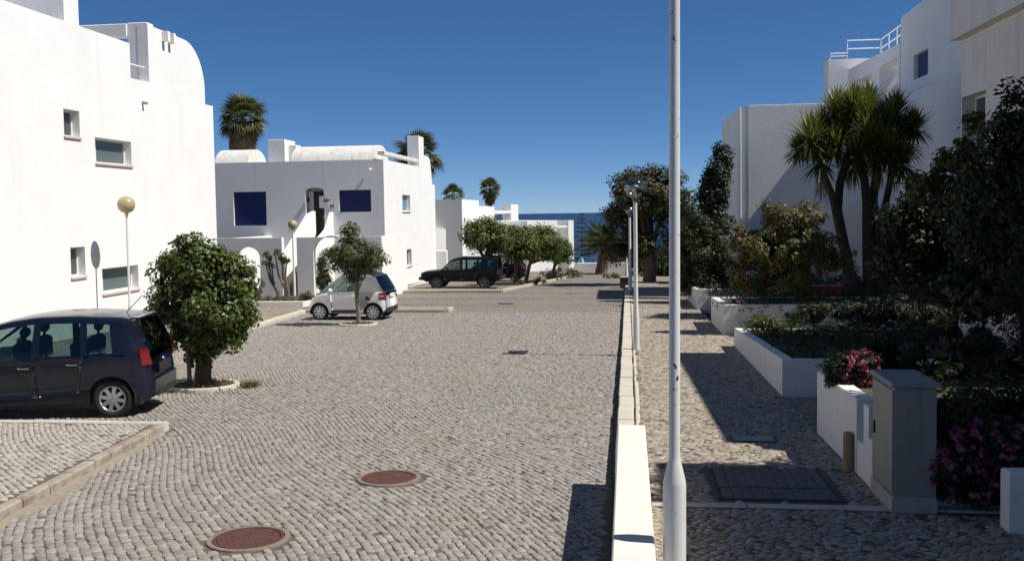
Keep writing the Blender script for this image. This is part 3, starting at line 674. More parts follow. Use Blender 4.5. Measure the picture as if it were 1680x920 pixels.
# ---- right: terraced block, far part with railings
h6 = empty('white_house', (14, 40, zg(40)), 'tall terraced white house with roof railings and a blue shutter, farther right', 'house')
c6 = MB(); U6 = 11.0
k6 = U6 / 9.0
c6.panel([(40.3, -1.5), (49.4, -1.5), (49.4, 9.55), (40.3, 9.3)], [rect(44.8, 48.0, 5.5, 8.75), rect(40.6, 43.4, 5.2, 8.8)], faceXn(U6), 1.0)
c6.box(12.02, 18, 40.3, 49.4, -1.5, 8.5)
TB = PV(1385, 97, 49.5).z
c6.box(PV(1359, 97, 49.5).x, 18, 49.5, 50.6, -1.5, TB)
SB = (36.75, 38.5, 7.55, 8.5)
c6.panel([(23, -1.0), (40.28, -1.0), (40.28, 10.3), (23, 10.7)], [rect(*SB)], faceXn(U6 + .02), .4)
c6.box(11.44, 18, 23, 40.28, -1.0, 9.9)
c6.build('wall', plaster, h6)
MB().bbox(10.3, 11.0, 30.0, 40.0 - .01, -.8, 2.72 + (PU(1553, 128, 10.3).z - 2.72), .02).build('balcony_block', plaster, h6)
m = MB(); m.box(11.2, 11.25, *SB[:2], *SB[2:]); n = 14
for i in range(n):
    h_ = (SB[3] - SB[2]) / n; m.box(11.17, 11.2, SB[0] + .04, SB[1] - .04, SB[2] + i * h_ + .008, SB[2] + (i + 1) * h_ - .008)
m.build('shutter', shutter_blue, h6)
def railing(parent, pts, hgt, mat=alu):
    m = MB()
    for (a, b) in zip(pts[:-1], pts[1:]):
        a, b = Vector(a), Vector(b)
        for hh in (hgt, hgt * .55): m.tube([a + Vector((0, 0, hh)), b + Vector((0, 0, hh))], .03, 6)
        n = max(1, round((b - a).length / 1.6))
        for i in range(n + 1): p = a.lerp(b, i / n); m.tube([p, p + Vector((0, 0, hgt))], .025, 6)
    return m.build('railing', mat, parent)
a, b, c_ = PV(1362, 97, 49.6), PV(1390, 97, 49.6), PV(1444, 97, 49.6)
railing(h6, [(a.x, 49.6, TB), (b.x, 49.6, TB)], 0.3)
railing(h6, [(b.x, 49.6, TB), (c_.x, 49.6, TB)], 0.92)
railing(h6, [(c_.x, 49.6, TB), (11.6, 45.5, 9.45), (11.3, 40.6, 9.32)], 0.9)
railing(h6, [(11.5, 38.3, 10.35), (11.5, 33.0, 10.45)], 0.9)
# ---- right: near part with the big overhang
h7 = empty('white_house', (11, 18, zg(18)), 'near right white house with a streaked wall under a jutting upper floor', 'house')
m = MB()
m.panel([(11.2, -.6), (20.25, -.6), (20.25, 6.03), (11.2, 6.03)], [rect(18.9, 20.2, 2.3, 4.88)], faceXn(6.72), .4)
m.box(7.13, 14, 11.2, 20.25, -.6, 6.03)
m.build('wall', plaster_rough, h7)
MB().bbox(6.5, 14, 11.2, 20.27, 6.031, 6.95, .02).build('upper_floor', plaster_rough, h7)
win_X(h7, 6.72, 18.9, 20.2, 2.3, 4.88, .3, None, pane_dark, False, -1, 19.6)
h8 = empty('white_house', (10, 2, 0), 'white house beside the viewer that shades the near pavement', 'house')
MB().bbox(6.35, 14, -9, 10.0, -.6, 8.0, .03).build('wall', plaster, h8)

# ------------------------------------------------------------------ garden walls and planters
def planter(label, y0, y1, x1, h, hw=None, front=2.42, ends=(True, True), soil_h=.02, group='white planters along the pavement', hend=None):
    c = Vector((front, y0, zg(y0) + .14)); e = empty('planter', c, label, 'planter', group)
    m = MB(); hp = .14 + h
    def seg(xa, xb, ya, yb, ha, hb):
        v = []
        for (base, i) in ((0, 0), (1, 0), (2, .012)):
            for (x, y, hh, sx, sy) in ((xa, ya, ha, 1, 1), (xb, ya, ha, -1, 1), (xb, yb, hb, -1, -1), (xa, yb, hb, 1, -1)):
                zz = zg(y) - .25 if base == 0 else zg(y) + hh - (.012 if base == 1 else 0)
                v.append((x + sx * i, y + sy * i, zz))
        f = [(8, 9, 10, 11)]
        for k in (0, 4):
            for i in range(4): j = (i + 1) % 4; f.append((k + i, k + j, k + 4 + j, k + 4 + i))
        m.add(v, f)
    he = .14 + (hend if hend is not None else h)
    seg(front, front + .2, y0, y1, hp, he)
    if ends[0]: seg(front + .202, x1, y0, y0 + .2, hp - .003, hp - .003)
    if ends[1]: seg(front + .202, x1, y1 - .2, y1, he - .003, he - .003)
    m.build('wall', plaster_wall, e)
    s = soil_h
    ps = [(front + .15, y0 + .15, hp - .06 + s), (x1, y0 + .15, hp - .06 + s), (x1, y1 - .1, he - .06 + s), (front + .15, y1 - .1, he - .06 + s)]
    mesh_obj('soil', [(x, y, zg(y) + q) for x, y, q in ps], [(0, 1, 2, 3)], soil, e)
    return e
planter('nearest white planter wall, taller, with pink flowers spilling over its top', 10.42, 12.55, 7.0, .80, front=2.42, ends=(False, True))
planter('long low white planter full of dark ground cover, behind the near flowering one', 15.35, 22.2, 9, .58, hend=.42)
planter('white planter with sunlit rim in front of the red-green bush', 24.7, 28.35, 7.2, .78, hend=.74)
planter('small far white planter under the dark hedge', 33.2, 38.4, 6, .70, front=2.35, hend=.55)
planter('farthest low white planter near the big tree trunk', 41.0, 47.0, 6, .65, front=2.3, hend=.65)
# bank of garden soil up to the houses
sh_ = [(2.6, 9.3, .55), (2.6, 12.5, .55)]
def bank(x0, x1, y0, y1, h0, h1):
    n = 12; V = []; Fq = []
    for j in range(n + 1):
        for i in range(n + 1):
            x = x0 + (x1 - x0) * i / n; y = y0 + (y1 - y0) * j / n
            V.append((x, y, zg(y) + h0 + (h1 - h0) * i / n + .05 * math.sin(3 * x + 2 * y)))
    for j in range(n):
        for i in range(n): b = j * (n + 1) + i; Fq.append((b, b + 1, b + n + 2, b + n + 1))
    return mesh_obj('garden_bed', V, Fq, soil, smooth=True, kind='structure')
bank(2.72, 11, 28.5, 40, .55, .9); bank(3.3, 9, 9.2, 12.6, .5, .9); bank(3.2, 11, 40, 62, .4, .8)

# wall and cabinet by the near planter
c = empty('utility_cabinet', (2.6, 9.35, zg(9.3) + .14), 'grey weathered utility cabinet standing before the pink oleanders', 'cabinet')
zb = zg(9.3) + .12
MB().bbox(2.40, 2.80, 8.97, 9.74, zb - .05, zb + .16, .01).build('plinth', concrete, c)
body = MB().bbox(2.425, 2.795, 8.985, 9.725, zb + .161, zb + 1.185, .008).build('body', cabinet_m, c)
dr = MB().bbox(2.408, 2.424, 9.0, 9.71, zb + .19, zb + 1.15, .003).build('door', cabinet_m, c)
MB().box(2.39, 2.4075, 9.60, 9.635, zb + .62, zb + .74, .003).build('lock', steel_dark, dr)
MB().box(2.38, 2.84, 8.95, 9.76, zb + 1.19, zb + 1.225, .02).build('lid', cabinet_m, c)
nw = empty('meter_wall', (2.42, 10.1, zg(10) + .14), 'low stepped white wall joining the planter to the grey cabinet', 'wall')
MB().slopebox(2.425, 2.62, 9.76, 10.41, -.1, .50, .012).build('wall', plaster_wall, nw)
MB().bbox(2.44, 2.58, 9.98, 10.2, zg(10.1) + .50, zg(10.1) + .93, .01).build('pillar', plaster_wall, nw)
MB().slopebox(2.43, 2.60, 9.77, 9.96, .505, .62, .01).build('ledge', plaster_wall, nw)
p = G(1391, 770, .14)
po = MB().tube([(p.x, p.y, p.z - .1), (p.x + .002, p.y, p.z + .40), (p.x + .002, p.y, p.z + .415)], [.055, .052, .045], 14).build('timber_post', wood_post)
tag(po, 'short round timber post on the shaded pavement by the planter', 'bollard')
o = MB().slopebox(3.22, 4.6, 8.42, 8.62, -.1, .66, .015).build('corner_wall', plaster_wall); tag(o, 'short white wall end at the lower right corner of the scene', 'wall')
p = PV(1502, 752, 9.25)
o = MB().slopebox(p.x, p.x + 1.6, 9.2, 9.4, -.1, p.z - zg(9.3), .015).build('bed_wall', plaster_wall); tag(o, 'white flower bed wall half hidden by pink oleander, right of the cabinet', 'wall')
# terracotta trough by the yucca
P = PV(1338, 484, 30.5); Qq = PV(1382, 470, 30.5)
tr = empty('flower_trough', ((P.x + Qq.x) / 2, 30.6, P.z), 'orange terracotta trough on the garden bed left of the yucca', 'trough')
MB().box(P.x, Qq.x, 30.4, 30.75, P.z - .2, Qq.z, -.02).build('trough', terra_dark, tr)
MB().bbox(P.x - .04, Qq.x + .04, 30.36, 30.79, Qq.z + .001, Qq.z + .05, .01).build('rim', terracotta, tr)
# white border of the shrub bed by the second house
bb = empty('shrub_bed', (-14, 37, zg(37)), 'low white bordered bed in front of the courtyard wall', 'flower bed')
MB().slopebox(-15.3, -12.45, 35.0, 35.2, -.05, .34, .015).build('border', plaster_wall, bb)
MB().slopebox(-12.64, -12.45, 35.21, 40.5, -.05, .30, .015).build('border', plaster_wall, bb)
mesh_obj('soil', [(-15.3, 35.2, zg(35.2) + .22), (-12.64, 35.2, zg(35.2) + .22), (-12.64, 40.5, zg(40.5) + .22), (-15.3, 40.5, zg(40.5) + .22)], [(0, 1, 2, 3)], soil, bb)
# end of the street
A = PV(936, 452, 78.0); B = PV(1020, 452, 78.0)
ew = MB().bbox(A.x - 2, B.x + 1.5, 78, 78.3, -2.8, PV(980, 431, 78).z, .03).build('end_wall', plaster_wall); tag(ew, 'low pale wall closing the far end of the street', 'wall')
# ------------------------------------------------------------------ vehicles
def paint(name, col, rough=0.25, metal=0.0):
    return M(name, col, rough, metal=metal, coat=0.35, var=(2.5, 0.06), spec=0.35)
tyre_m = M('tyre_rubber', (0.018, 0.018, 0.018), 0.9); rim_m = M('alloy_rim', (0.55, 0.56, 0.57), 0.28, metal=0.85)
rim_dark = M('dull_rim', (0.16, 0.16, 0.165), 0.4, metal=0.7)
black_pl = M('black_plastic', (0.014, 0.014, 0.015), 0.6); red_lamp = M('red_lamp_lens', (0.17, 0.006, 0.009), 0.15, spec=0.8)
seat_m = M('seat_cloth', (0.012, 0.012, 0.014), 0.95); chrome_m = M('chrome', (0.7, 0.7, 0.7), 0.15, metal=1.0); plate_m = M('number_plate', (0.7, 0.7, 0.66), 0.4)
car_glass = glassy('car_glass', (0.62, 0.70, 0.68), 0.02, 0.0); dark_glass = glassy('tinted_car_glass', (0.05, 0.05, 0.06), 0.04, 0.0)

def lerp_list(L, x):
    if x <= L[0][0]: return L[0][1]
    for (a, b), (c, d) in zip(L[:-1], L[1:]):
        if x <= c: return b + (d - b) * (x - a) / (c - a)
    return L[-1][1]

def car(name, label, cat, s, loc, rz, group=None):
    L, W = s['L'], s['W']; hl = L / 2
    root = empty(name, (0, 0, 0), label, cat, group)
    zb0 = s['zb']
    def hw(x):
        t = abs(x) / hl
        return W / 2 * (1 - .035 * t ** 2 - s.get('taper', .11) * max(0, (t - .80) / .20) ** 2.2)
    def ysurf(x, z):
        k = 1.0
        if z > zb0: k -= s['tumble'] * (z - zb0)
        else: k -= .06 * ((zb0 - .18 - z) / .5) ** 2 if z < zb0 - .18 else 0
        return hw(x) * k
    arches = [(s['xr'], s['wr'] * 1.17), (s['xf'], s['wr'] * 1.17)]
    def zlow(x):
        z = s['sill'] + s.get('endrise', .06) * max(0, (abs(x) / hl - .86) / .14)
        for (ax, ar) in arches:
            if abs(x - ax) < ar: z = max(z, s['wr'] + math.sqrt(ar * ar - (x - ax) ** 2))
        return z
    xs = list(np.linspace(-hl, hl, int(L / .045)))
    for (ax, ar) in arches: xs += [ax - ar - .001, ax - ar + .004, ax + ar - .004, ax + ar + .001]
    xs = sorted(xs)
    lev = [0, .12, .3, .5, .7, .85, .95, 1.0]; ycs = [.93, .8, .5, 0]
    V, Fc, Sm = [], [], []
    rows = []
    for x in xs:
        zt = lerp_list(s['top'], x); zl = min(zlow(x), zt - .05); sec = []
        for t in lev:
            z = zl + (zt - zl) * t; y = ysurf(x, z) * (1 if t < .94 else (.985 if t < 1 else .96))
            xo = x
            e = (abs(x) / hl - .9) / .1
            if e > 0: xo = x - math.copysign(e ** 2 * (s['rlean'] if x < 0 else s['flean']) * abs((z - s['bump_z'])) ** 1.5, x)
            sec.append((xo, y, z if t < 1 else z))
        xo = sec[-1][0]
        for c in ycs: sec.append((xo, ysurf(x, zt) * c, zt + .018 * (1 - c * c)))
        rows.append(sec)
    n = len(rows[0]); 
    for sec in rows:
        V += sec + [(a, -b, c) for a, b, c in sec]
    st = 2 * n
    for i in range(len(rows) - 1):
        for k in range(n - 1):
            a, b = i * st + k, (i + 1) * st + k
            Fc.append((a, b, b + 1, a + 1)); Fc.append((a + n, a + n + 1, b + n + 1, b + n))
    for i in (0, len(rows) - 1):      # ends
        for k in range(n - 1): a = i * st + k; Fc.append((a, a + 1, a + n + 1, a + n) if i else (a, a + n, a + n + 1, a + 1))
    b0 = len(V)
    # roof shell
    rp = s['roof']; rx = np.linspace(rp[0][0], rp[-1][0], 15); rr = []
    for x in rx:
        z = lerp_list(rp, x); ye = ysurf(x, z)
        rr.append([(x, ye, z - .06), (x, ye * .985, z - .02), (x, ye * .95, z), (x, ye * .7, z + .02), (x, ye * .35, z + .03), (x, 0, z + .032)])
    m_ = len(rr[0])
    for sec in rr: V += sec + [(a, -b, c) for a, b, c in sec]
    for i in range(len(rr) - 1):
        for k in range(m_ - 1):
            a, b = b0 + i * 2 * m_ + k, b0 + (i + 1) * 2 * m_ + k
            Fc.append((a, b, b + 1, a + 1)); Fc.append((a + m_, a + m_ + 1, b + m_ + 1, b + m_))
    body = mesh_obj('body', V, Fc, s['paint'], root, True)
    if s.get('roof_mat'):
        V2_, F2_ = [], []
        for sec in rr: V2_ += [(a, b, c + .006) for a, b, c in sec[1:]] + [(a, -b, c + .006) for a, b, c in sec[1:]]
        mm = m_ - 1
        for i in range(len(rr) - 1):
            for k in range(mm - 1):
                a, b = i * 2 * mm + k, (i + 1) * 2 * mm + k
                F2_.append((a, b, b + 1, a + 1)); F2_.append((a + mm, a + mm + 1, b + mm + 1, b + mm))
        mesh_obj('roof_panel', V2_, F2_, s['roof_mat'], root, True)
    # side patches: quads in (x, z) laid on the side surface
    def patch(mbs, quad, off, th, side, nx_=8, nz_=5):
        (a, b, c, d) = quad; out = []; inn = []
        for j in range(nz_ + 1):
            for i in range(nx_ + 1):
                u, v = i / nx_, j / nz_
                x = (a[0] * (1 - u) + b[0] * u) * (1 - v) + (d[0] * (1 - u) + c[0] * u) * v
                z = (a[1] * (1 - u) + b[1] * u) * (1 - v) + (d[1] * (1 - u) + c[1] * u) * v
                y = ysurf(x, z) + off; out.append((x, side * y, z)); inn.append((x, side * (y - th), z))
        k = nx_ + 1; N_ = len(out); fs = []
        for j in range(nz_):
            for i in range(nx_):
                p = j * k + i; fs.append((p, p + 1, p + k + 1, p + k)); fs.append((N_ + p, N_ + p + k, N_ + p + k + 1, N_ + p + 1))
        edge = [i for i in range(k)] + [j * k + nx_ for j in range(1, nz_ + 1)] + [nz_ * k + i for i in range(nx_ - 1, -1, -1)] + [j * k for j in range(nz_ - 1, 0, -1)]
        for i in range(len(edge)): p, q = edge[i], edge[(i + 1) % len(edge)]; fs.append((p, q, N_ + q, N_ + p))
        mbs.add(out + inn, fs)
    for side in (1, -1):
        for q in s['pillars']:
            pm = MB(); patch(pm, q, 0, .04, side, 3, 6); pm.build('pillar', s.get('pillar_mat', s['paint']), root)
        pm = MB(); lo = s.get('rail', .09)
        for i in range(len(rx) - 1):
            (xa, za), (xb, zb_) = (rx[i], lerp_list(rp, rx[i])), (rx[i + 1], lerp_list(rp, rx[i + 1]))
            patch(pm, ((xa, za - lo), (xb, zb_ - lo), (xb, zb_ - .03), (xa, za - .03)), .0015, .03, side, 2, 2)
        pm.build('roof_edge', s.get('pillar_mat', s['paint']), root)
    for side in (1, -1):
        for q in s['glass']:
            g = MB(); patch(g, q, -.008, .004, side); g.build('side_window', s.get('side_glass', car_glass), root)
        for q, mm in s.get('panels', []):
            g = MB(); patch(g, q, .004, .02, side, 10, 6); g.build('side_panel', mm, root)
        for (q, hx, hz) in s['doors']:
            sm_ = MB(); x0, x1, z0, z1 = q[0][0], q[1][0], q[0][1], q[2][1]
            t = .006
            for seg in (((q[0][0] - t, q[0][1]), (q[0][0] + t, q[0][1]), (q[3][0] + t, q[3][1]), (q[3][0] - t, q[3][1])),
                        ((q[1][0] - t, q[1][1]), (q[1][0] + t, q[1][1]), (q[2][0] + t, q[2][1]), (q[2][0] - t, q[2][1])),
                        ((q[0][0], q[0][1] - t), (q[1][0], q[1][1] - t), (q[1][0], q[1][1] + t), (q[0][0], q[0][1] + t))):
                patch(sm_, seg, .0035, .02, side, 3, 3)
            qi = ((q[0][0] + .008, q[0][1] + .008), (q[1][0] - .008, q[1][1] + .008), (q[2][0] - .008, q[2][1]), (q[3][0] + .008, q[3][1]))
            dm = MB(); patch(dm, qi, .006, .02, side, 10, 8); do = mesh_obj('door', dm.v, dm.f, s['paint'], root, True)
            sm_.build('seam', black_pl, do)
            hy = side * (ysurf(hx, hz) + .022)
            MB().tube([(hx - .08, hy - side * .012, hz), (hx - .06, hy, hz), (hx + .06, hy, hz), (hx + .08, hy - side * .012, hz)], .013, 6).build('handle', s.get('handle', s['paint']), do)
        mx, mz = s['mirror']; my = side * (ysurf(mx, mz) + .10)
        mr = MB().lathe([(.001, -.1), (.06, -.08), (.075, 0), (.06, .08), (.001, .1)], (mx, my, mz + .03), 12, True, Matrix(((.7, 0, 0), (0, 0, 1.0), (0, .9, 0))))
        mr.tube([(mx - .02, my - side * .14, mz - .03), (mx, my, mz)], .02, 6); mr.build('wing_mirror', s.get('mirror_mat', s['paint']), root)
    # windscreen and rear window
    def screen(nm, p0, p1, mat, bow):
        V, Fq = [], []; ny, nz = 10, 6
        for j in range(nz + 1):
            v = j / nz; x = p0[0] + (p1[0] - p0[0]) * v; z = p0[1] + (p1[1] - p0[1]) * v; ye = ysurf(x, z) * .985
            for i in range(ny + 1):
                t = -1 + 2 * i / ny; V.append((x + bow * (1 - t * t), ye * t, z))
        for j in range(nz):
            for i in range(ny): p = j * (ny + 1) + i; Fq.append((p, p + 1, p + ny + 2, p + ny + 1))
        return mesh_obj(nm, V, Fq, mat, root, True)
    screen('windscreen', *s['wind'], s.get('wind_glass', car_glass), .10); screen('rear_window', *s['rearw'], s.get('rear_glass', dark_glass), -.06)
    # inside
    im = MB(); im.box(s['cab'][0], s['cab'][1], -W / 2 + .09, W / 2 - .09, s['sill'] + .05, zb0 - .04); im.build('interior', seat_m, root)
    for (sx) in s['seats']:
        for sy in (-.36, .36):
            z = zb0 + .02
            st_ = MB().bbox(sx - .06, sx + .08, sy - .22, sy + .22, zb0 - .1, z + .16, .05); st_.tube([(sx - .01, sy, z + .14), (sx - .03, sy, z + .24)], .02, 6)
            st_.lathe([(.001, -.13), (.07, -.12), (.10, -.05), (.10, .05), (.07, .12), (.001, .13)], (sx - .03, sy, z + .30), 12, True, Matrix(((.55, 0, 0), (0, 0, 1), (0, .85, 0))))
            st_.build('seat', seat_m, root)
    MB().lathe([(.17, -.012), (.188, 0), (.17, .012), (.155, 0), (.17, -.012)], (s['seats'][0] + .55, .36, zb0 + .06), 20, True, Matrix.Rotation(math.radians(-62), 3, 'Y')).build('steering_wheel', black_pl, root)
    un = MB().box(-hl + .15, hl - .2, -W / 2 + .12, W / 2 - .12, s['sill'] - .04, s['sill'] + .10)
    for ax in (s['xr'], s['xf']):
        r = s['wr'] * 1.16
        for side in (1, -1):
            ya, yb_ = side * (W / 2 - .30), side * (hw(ax) - .02)
            k = 14; vs = [(ax + r * math.cos(t), y, s['wr'] + r * math.sin(t)) for y in (ya, yb_) for t in np.linspace(-.25, math.pi + .25, k)]
            un.add(vs, [(i, i + 1, i + 1 + k, i + k) for i in range(k - 1)] + [tuple(range(k))])
    un.build('underbody', black_pl, root)
    # wheels
    wr = s['wr']; w_ = .19
    for ax in (s['xr'], s['xf']):
        for side in (1, -1):
            R = Matrix.Rotation(-side * math.pi / 2, 3, 'X'); cy = side * (hw(ax) - .035 - w_ / 2)
            rr_ = wr * s.get('rimf', .66)
            ty = MB().lathe([(rr_, -w_ / 2), (wr * .93, -w_ / 2), (wr * .99, -w_ * .36), (wr, 0), (wr * .99, w_ * .36), (wr * .93, w_ / 2), (rr_ + .01, w_ / 2), (rr_, w_ / 2 - .02)], (ax, cy, wr), 36, True, R).build('wheel', tyre_m, root)
            rm = MB(); rm.lathe([(rr_ * .88, w_ / 2 - .05), (rr_ * .93, w_ / 2 - .004), (rr_, w_ / 2 - .002), (rr_ + .004, w_ / 2 - .02)], (ax, cy, wr), 36, True, R)
            rm.lathe([(.001, w_ / 2 - .006), (.05, w_ / 2 - .008), (.065, w_ / 2 - .04)], (ax, cy, wr), 16, True, R)
            ns = s.get('spokes', 7)
            for k in range(ns):
                t = 2 * math.pi * k / ns + .2; e = Vector((math.cos(t), -math.sin(t), 0)); p = Vector((e.y, -e.x, 0))
                for dlt in ((-.10, .10),):
                    q = []
                    for (rad, wd) in ((.05, .028), (rr_ * .9, .030 if ns > 5 else .045)):
                        for sg in (-1, 1):
                            for dep in (w_ / 2 - .012, w_ / 2 - .045):
                                q.append(R @ (e * rad + p * sg * wd + Vector((0, 0, dep - (0 if rad > .06 else .0)))) + Vector((ax, cy, wr)))
                    rm.add(q, [(0, 2, 6, 4), (1, 5, 7, 3), (0, 4, 5, 1), (2, 3, 7, 6)])
            rm.build('rim', s['rim'], ty)
            MB().lathe([(.001, w_ / 2 - .075), (rr_ * .9, w_ / 2 - .075)], (ax, cy, wr), 24, False, R).build('brake_disc', black_pl, ty)
    for (nm, y0, y1, x0, x1, z0, z1, mm) in s['extras']:
        if y0 is None:
            for side in (1, -1):
                g = MB(); patch(g, ((x0[0], z0), (x0[1], z0), (x1[1], z1), (x1[0], z1)), .008, .05, side, 4, 4); g.build(nm, mm, root)
        else: MB().bbox(x0, x1, y0, y1, z0, z1, .012).build(nm, mm, root)
    for (pts, r, nm, mm) in s.get('tubes', []): MB().tube(pts, r, 6).build(nm, mm, root)
    root.location = loc; root.rotation_euler = (math.atan(SLOPE) * math.sin(rz - math.pi / 2) * 0, 0, rz)
    root.rotation_euler.x = 0
    return root

blue_p = paint('dark_blue_paint', (0.007, 0.010, 0.023), 0.22); white_p = paint('white_paint', (0.83, 0.83, 0.82), 0.3)
silver_p = paint('silver_paint', (0.30, 0.305, 0.31), 0.4); black_p = M('black_paint', (0.003, 0.004, 0.006), 0.4, spec=0.25)
red_p = paint('crimson_paint', (0.22, 0.012, 0.05), 0.3)

mpv = dict(taper=.30, L=3.86, W=1.70, zb=1.0, tumble=.26, sill=.24, wr=.305, xr=-1.36, xf=1.22, rlean=.30, flean=.9, bump_z=.55, paint=blue_p, rim=rim_m, spokes=8,
    top=[(-1.97, .98), (-1.8, 1.02), (-1.0, 1.0), (.2, .95), (1.0, .92), (1.3, .86), (1.75, .72), (1.97, .58)],
    roof=[(-1.62, 1.48), (-1.45, 1.53), (-.8, 1.575), (-.2, 1.57), (.2, 1.52), (.45, 1.45)],
    wind=((1.22, .90), (.44, 1.46)), rearw=((-1.88, 1.02), (-1.60, 1.49)),
    pillars=[((1.22, .89), (1.30, .86), (.49, 1.44), (.38, 1.44)), ((.62, .94), (.70, .93), (.58, 1.40), (.52, 1.43)), ((-.30, .97), (-.18, .96), (-.22, 1.50), (-.30, 1.50)),
             ((-1.02, .99), (-.92, .99), (-.90, 1.50), (-.98, 1.50)), ((-1.90, .99), (-1.40, .99), (-1.33, 1.48), (-1.62, 1.46))],
    glass=[((.70, .93), (1.22, .90), (.66, 1.33), (.60, 1.40)), ((-.18, .96), (.62, .94), (.50, 1.46), (-.22, 1.48)), ((-.92, .99), (-.30, .97), (-.30, 1.50), (-.90, 1.50)), ((-1.40, 1.04), (-1.02, .99), (-.98, 1.49), (-1.33, 1.44))],
    doors=[(((-.26, .34), (.86, .34), (.80, .92), (-.24, .955)), -.08, .82), (((-.88, .40), (-.27, .36), (-.25, .955), (-.96, .985)), -.80, .86)],
    mirror=(.74, 1.0), cab=(-1.5, .95), seats=[.12, -.75], handle=chrome_m,
    extras=[('tail_light', None, None, (-1.91, -1.80), (-1.87, -1.775), .80, 1.06, red_lamp), ('rear_bumper', -.56, .56, -1.955, -1.80, .30, .56, blue_p), ('bumper_trim', -.5, .5, -1.965, -1.95, .28, .37, black_pl),
            ('plate_recess', -.30, .30, -1.945, -1.925, .62, .78, black_pl), ('headlight', None, None, (1.45, 1.93), (1.40, 1.80), .62, .72, chrome_m), ('spoiler', -.5, .5, -1.72, -1.58, 1.50, 1.53, blue_p)],
    tubes=[([(-1.36, 0, 1.57), (-1.62, 0, 1.84)], .007, 'antenna', black_pl)])
p = G(193, 684)
car('parked_car', 'dark blue family hatchback parked at the left edge beside the round tree', 'car', mpv, (p.x - 1.36 * math.cos(.19) - .75 * math.sin(.19) - .06, p.y - 1.36 * math.sin(.19) + .75 * math.cos(.19), zg(p.y + .5)), math.pi + .19)

smart = dict(L=2.70, W=1.56, zb=.98, tumble=.24, sill=.26, wr=.285, xr=-.905, xf=.965, rlean=.30, flean=.8, bump_z=.5, paint=white_p, rim=rim_m, spokes=9, rimf=.72, taper=.14, endrise=.1,
    top=[(-1.35, .92), (-1.22, .97), (-.6, .98), (.6, .95), (.85, .93), (1.05, .86), (1.25, .70), (1.35, .52)],
    roof=[(-1.0, 1.46), (-.8, 1.53), (-.3, 1.555), (.1, 1.53), (.25, 1.48)],
    wind=((.92, .93), (.24, 1.48)), rearw=((-1.285, .97), (-.99, 1.475)),
    pillars=[((.92, .93), (1.0, .90), (.28, 1.45), (.18, 1.45)), ((-1.27, .96), (-.45, .96), (-.62, 1.48), (-.98, 1.47))],
    pillar_mat=silver_p, panels=[(((-.66, .46), (-.40, .30), (-.46, .96), (-.98, .96)), silver_p), (((-.42, .27), (.56, .27), (.56, .345), (-.42, .35)), black_pl)],
    glass=[((-.45, .97), (.90, .94), (.24, 1.43), (-.60, 1.45))], side_glass=car_glass, roof_mat=black_pl,
    doors=[(((-.40, .36), (.52, .36), (.60, .93), (-.44, .955)), -.28, .84)],
    mirror=(.52, 1.0), cab=(-1.0, .8), seats=[-.05],
    extras=[('tail_light', None, None, (-1.33, -1.14), (-1.31, -1.13), .845, .94, red_lamp), ('tail_light', None, None, (-1.35, -1.12), (-1.34, -1.12), .70, .81, red_lamp),
            ('rear_bumper', -.62, .62, -1.37, -1.2, .26, .42, black_pl), ('number_plate', -.24, .24, -1.372, -1.35, .76, .88, plate_m), ('air_intake', None, None, (-.86, -.70), (-.74, -.66), .70, .82, black_pl),
            ('front_bumper', -.6, .6, 1.2, 1.36, .24, .36, black_pl), ('headlight', None, None, (1.02, 1.28), (.98, 1.2), .66, .78, chrome_m), ('repeater', None, None, (.62, .66), (.62, .66), .66, .69, black_pl)])
p = G(615, 525)
car('parked_car', 'small white two seat car with silver frame parked behind the slender tree', 'car', smart, (p.x - .93, p.y + .75, zg(p.y + .75)), math.pi - .04)

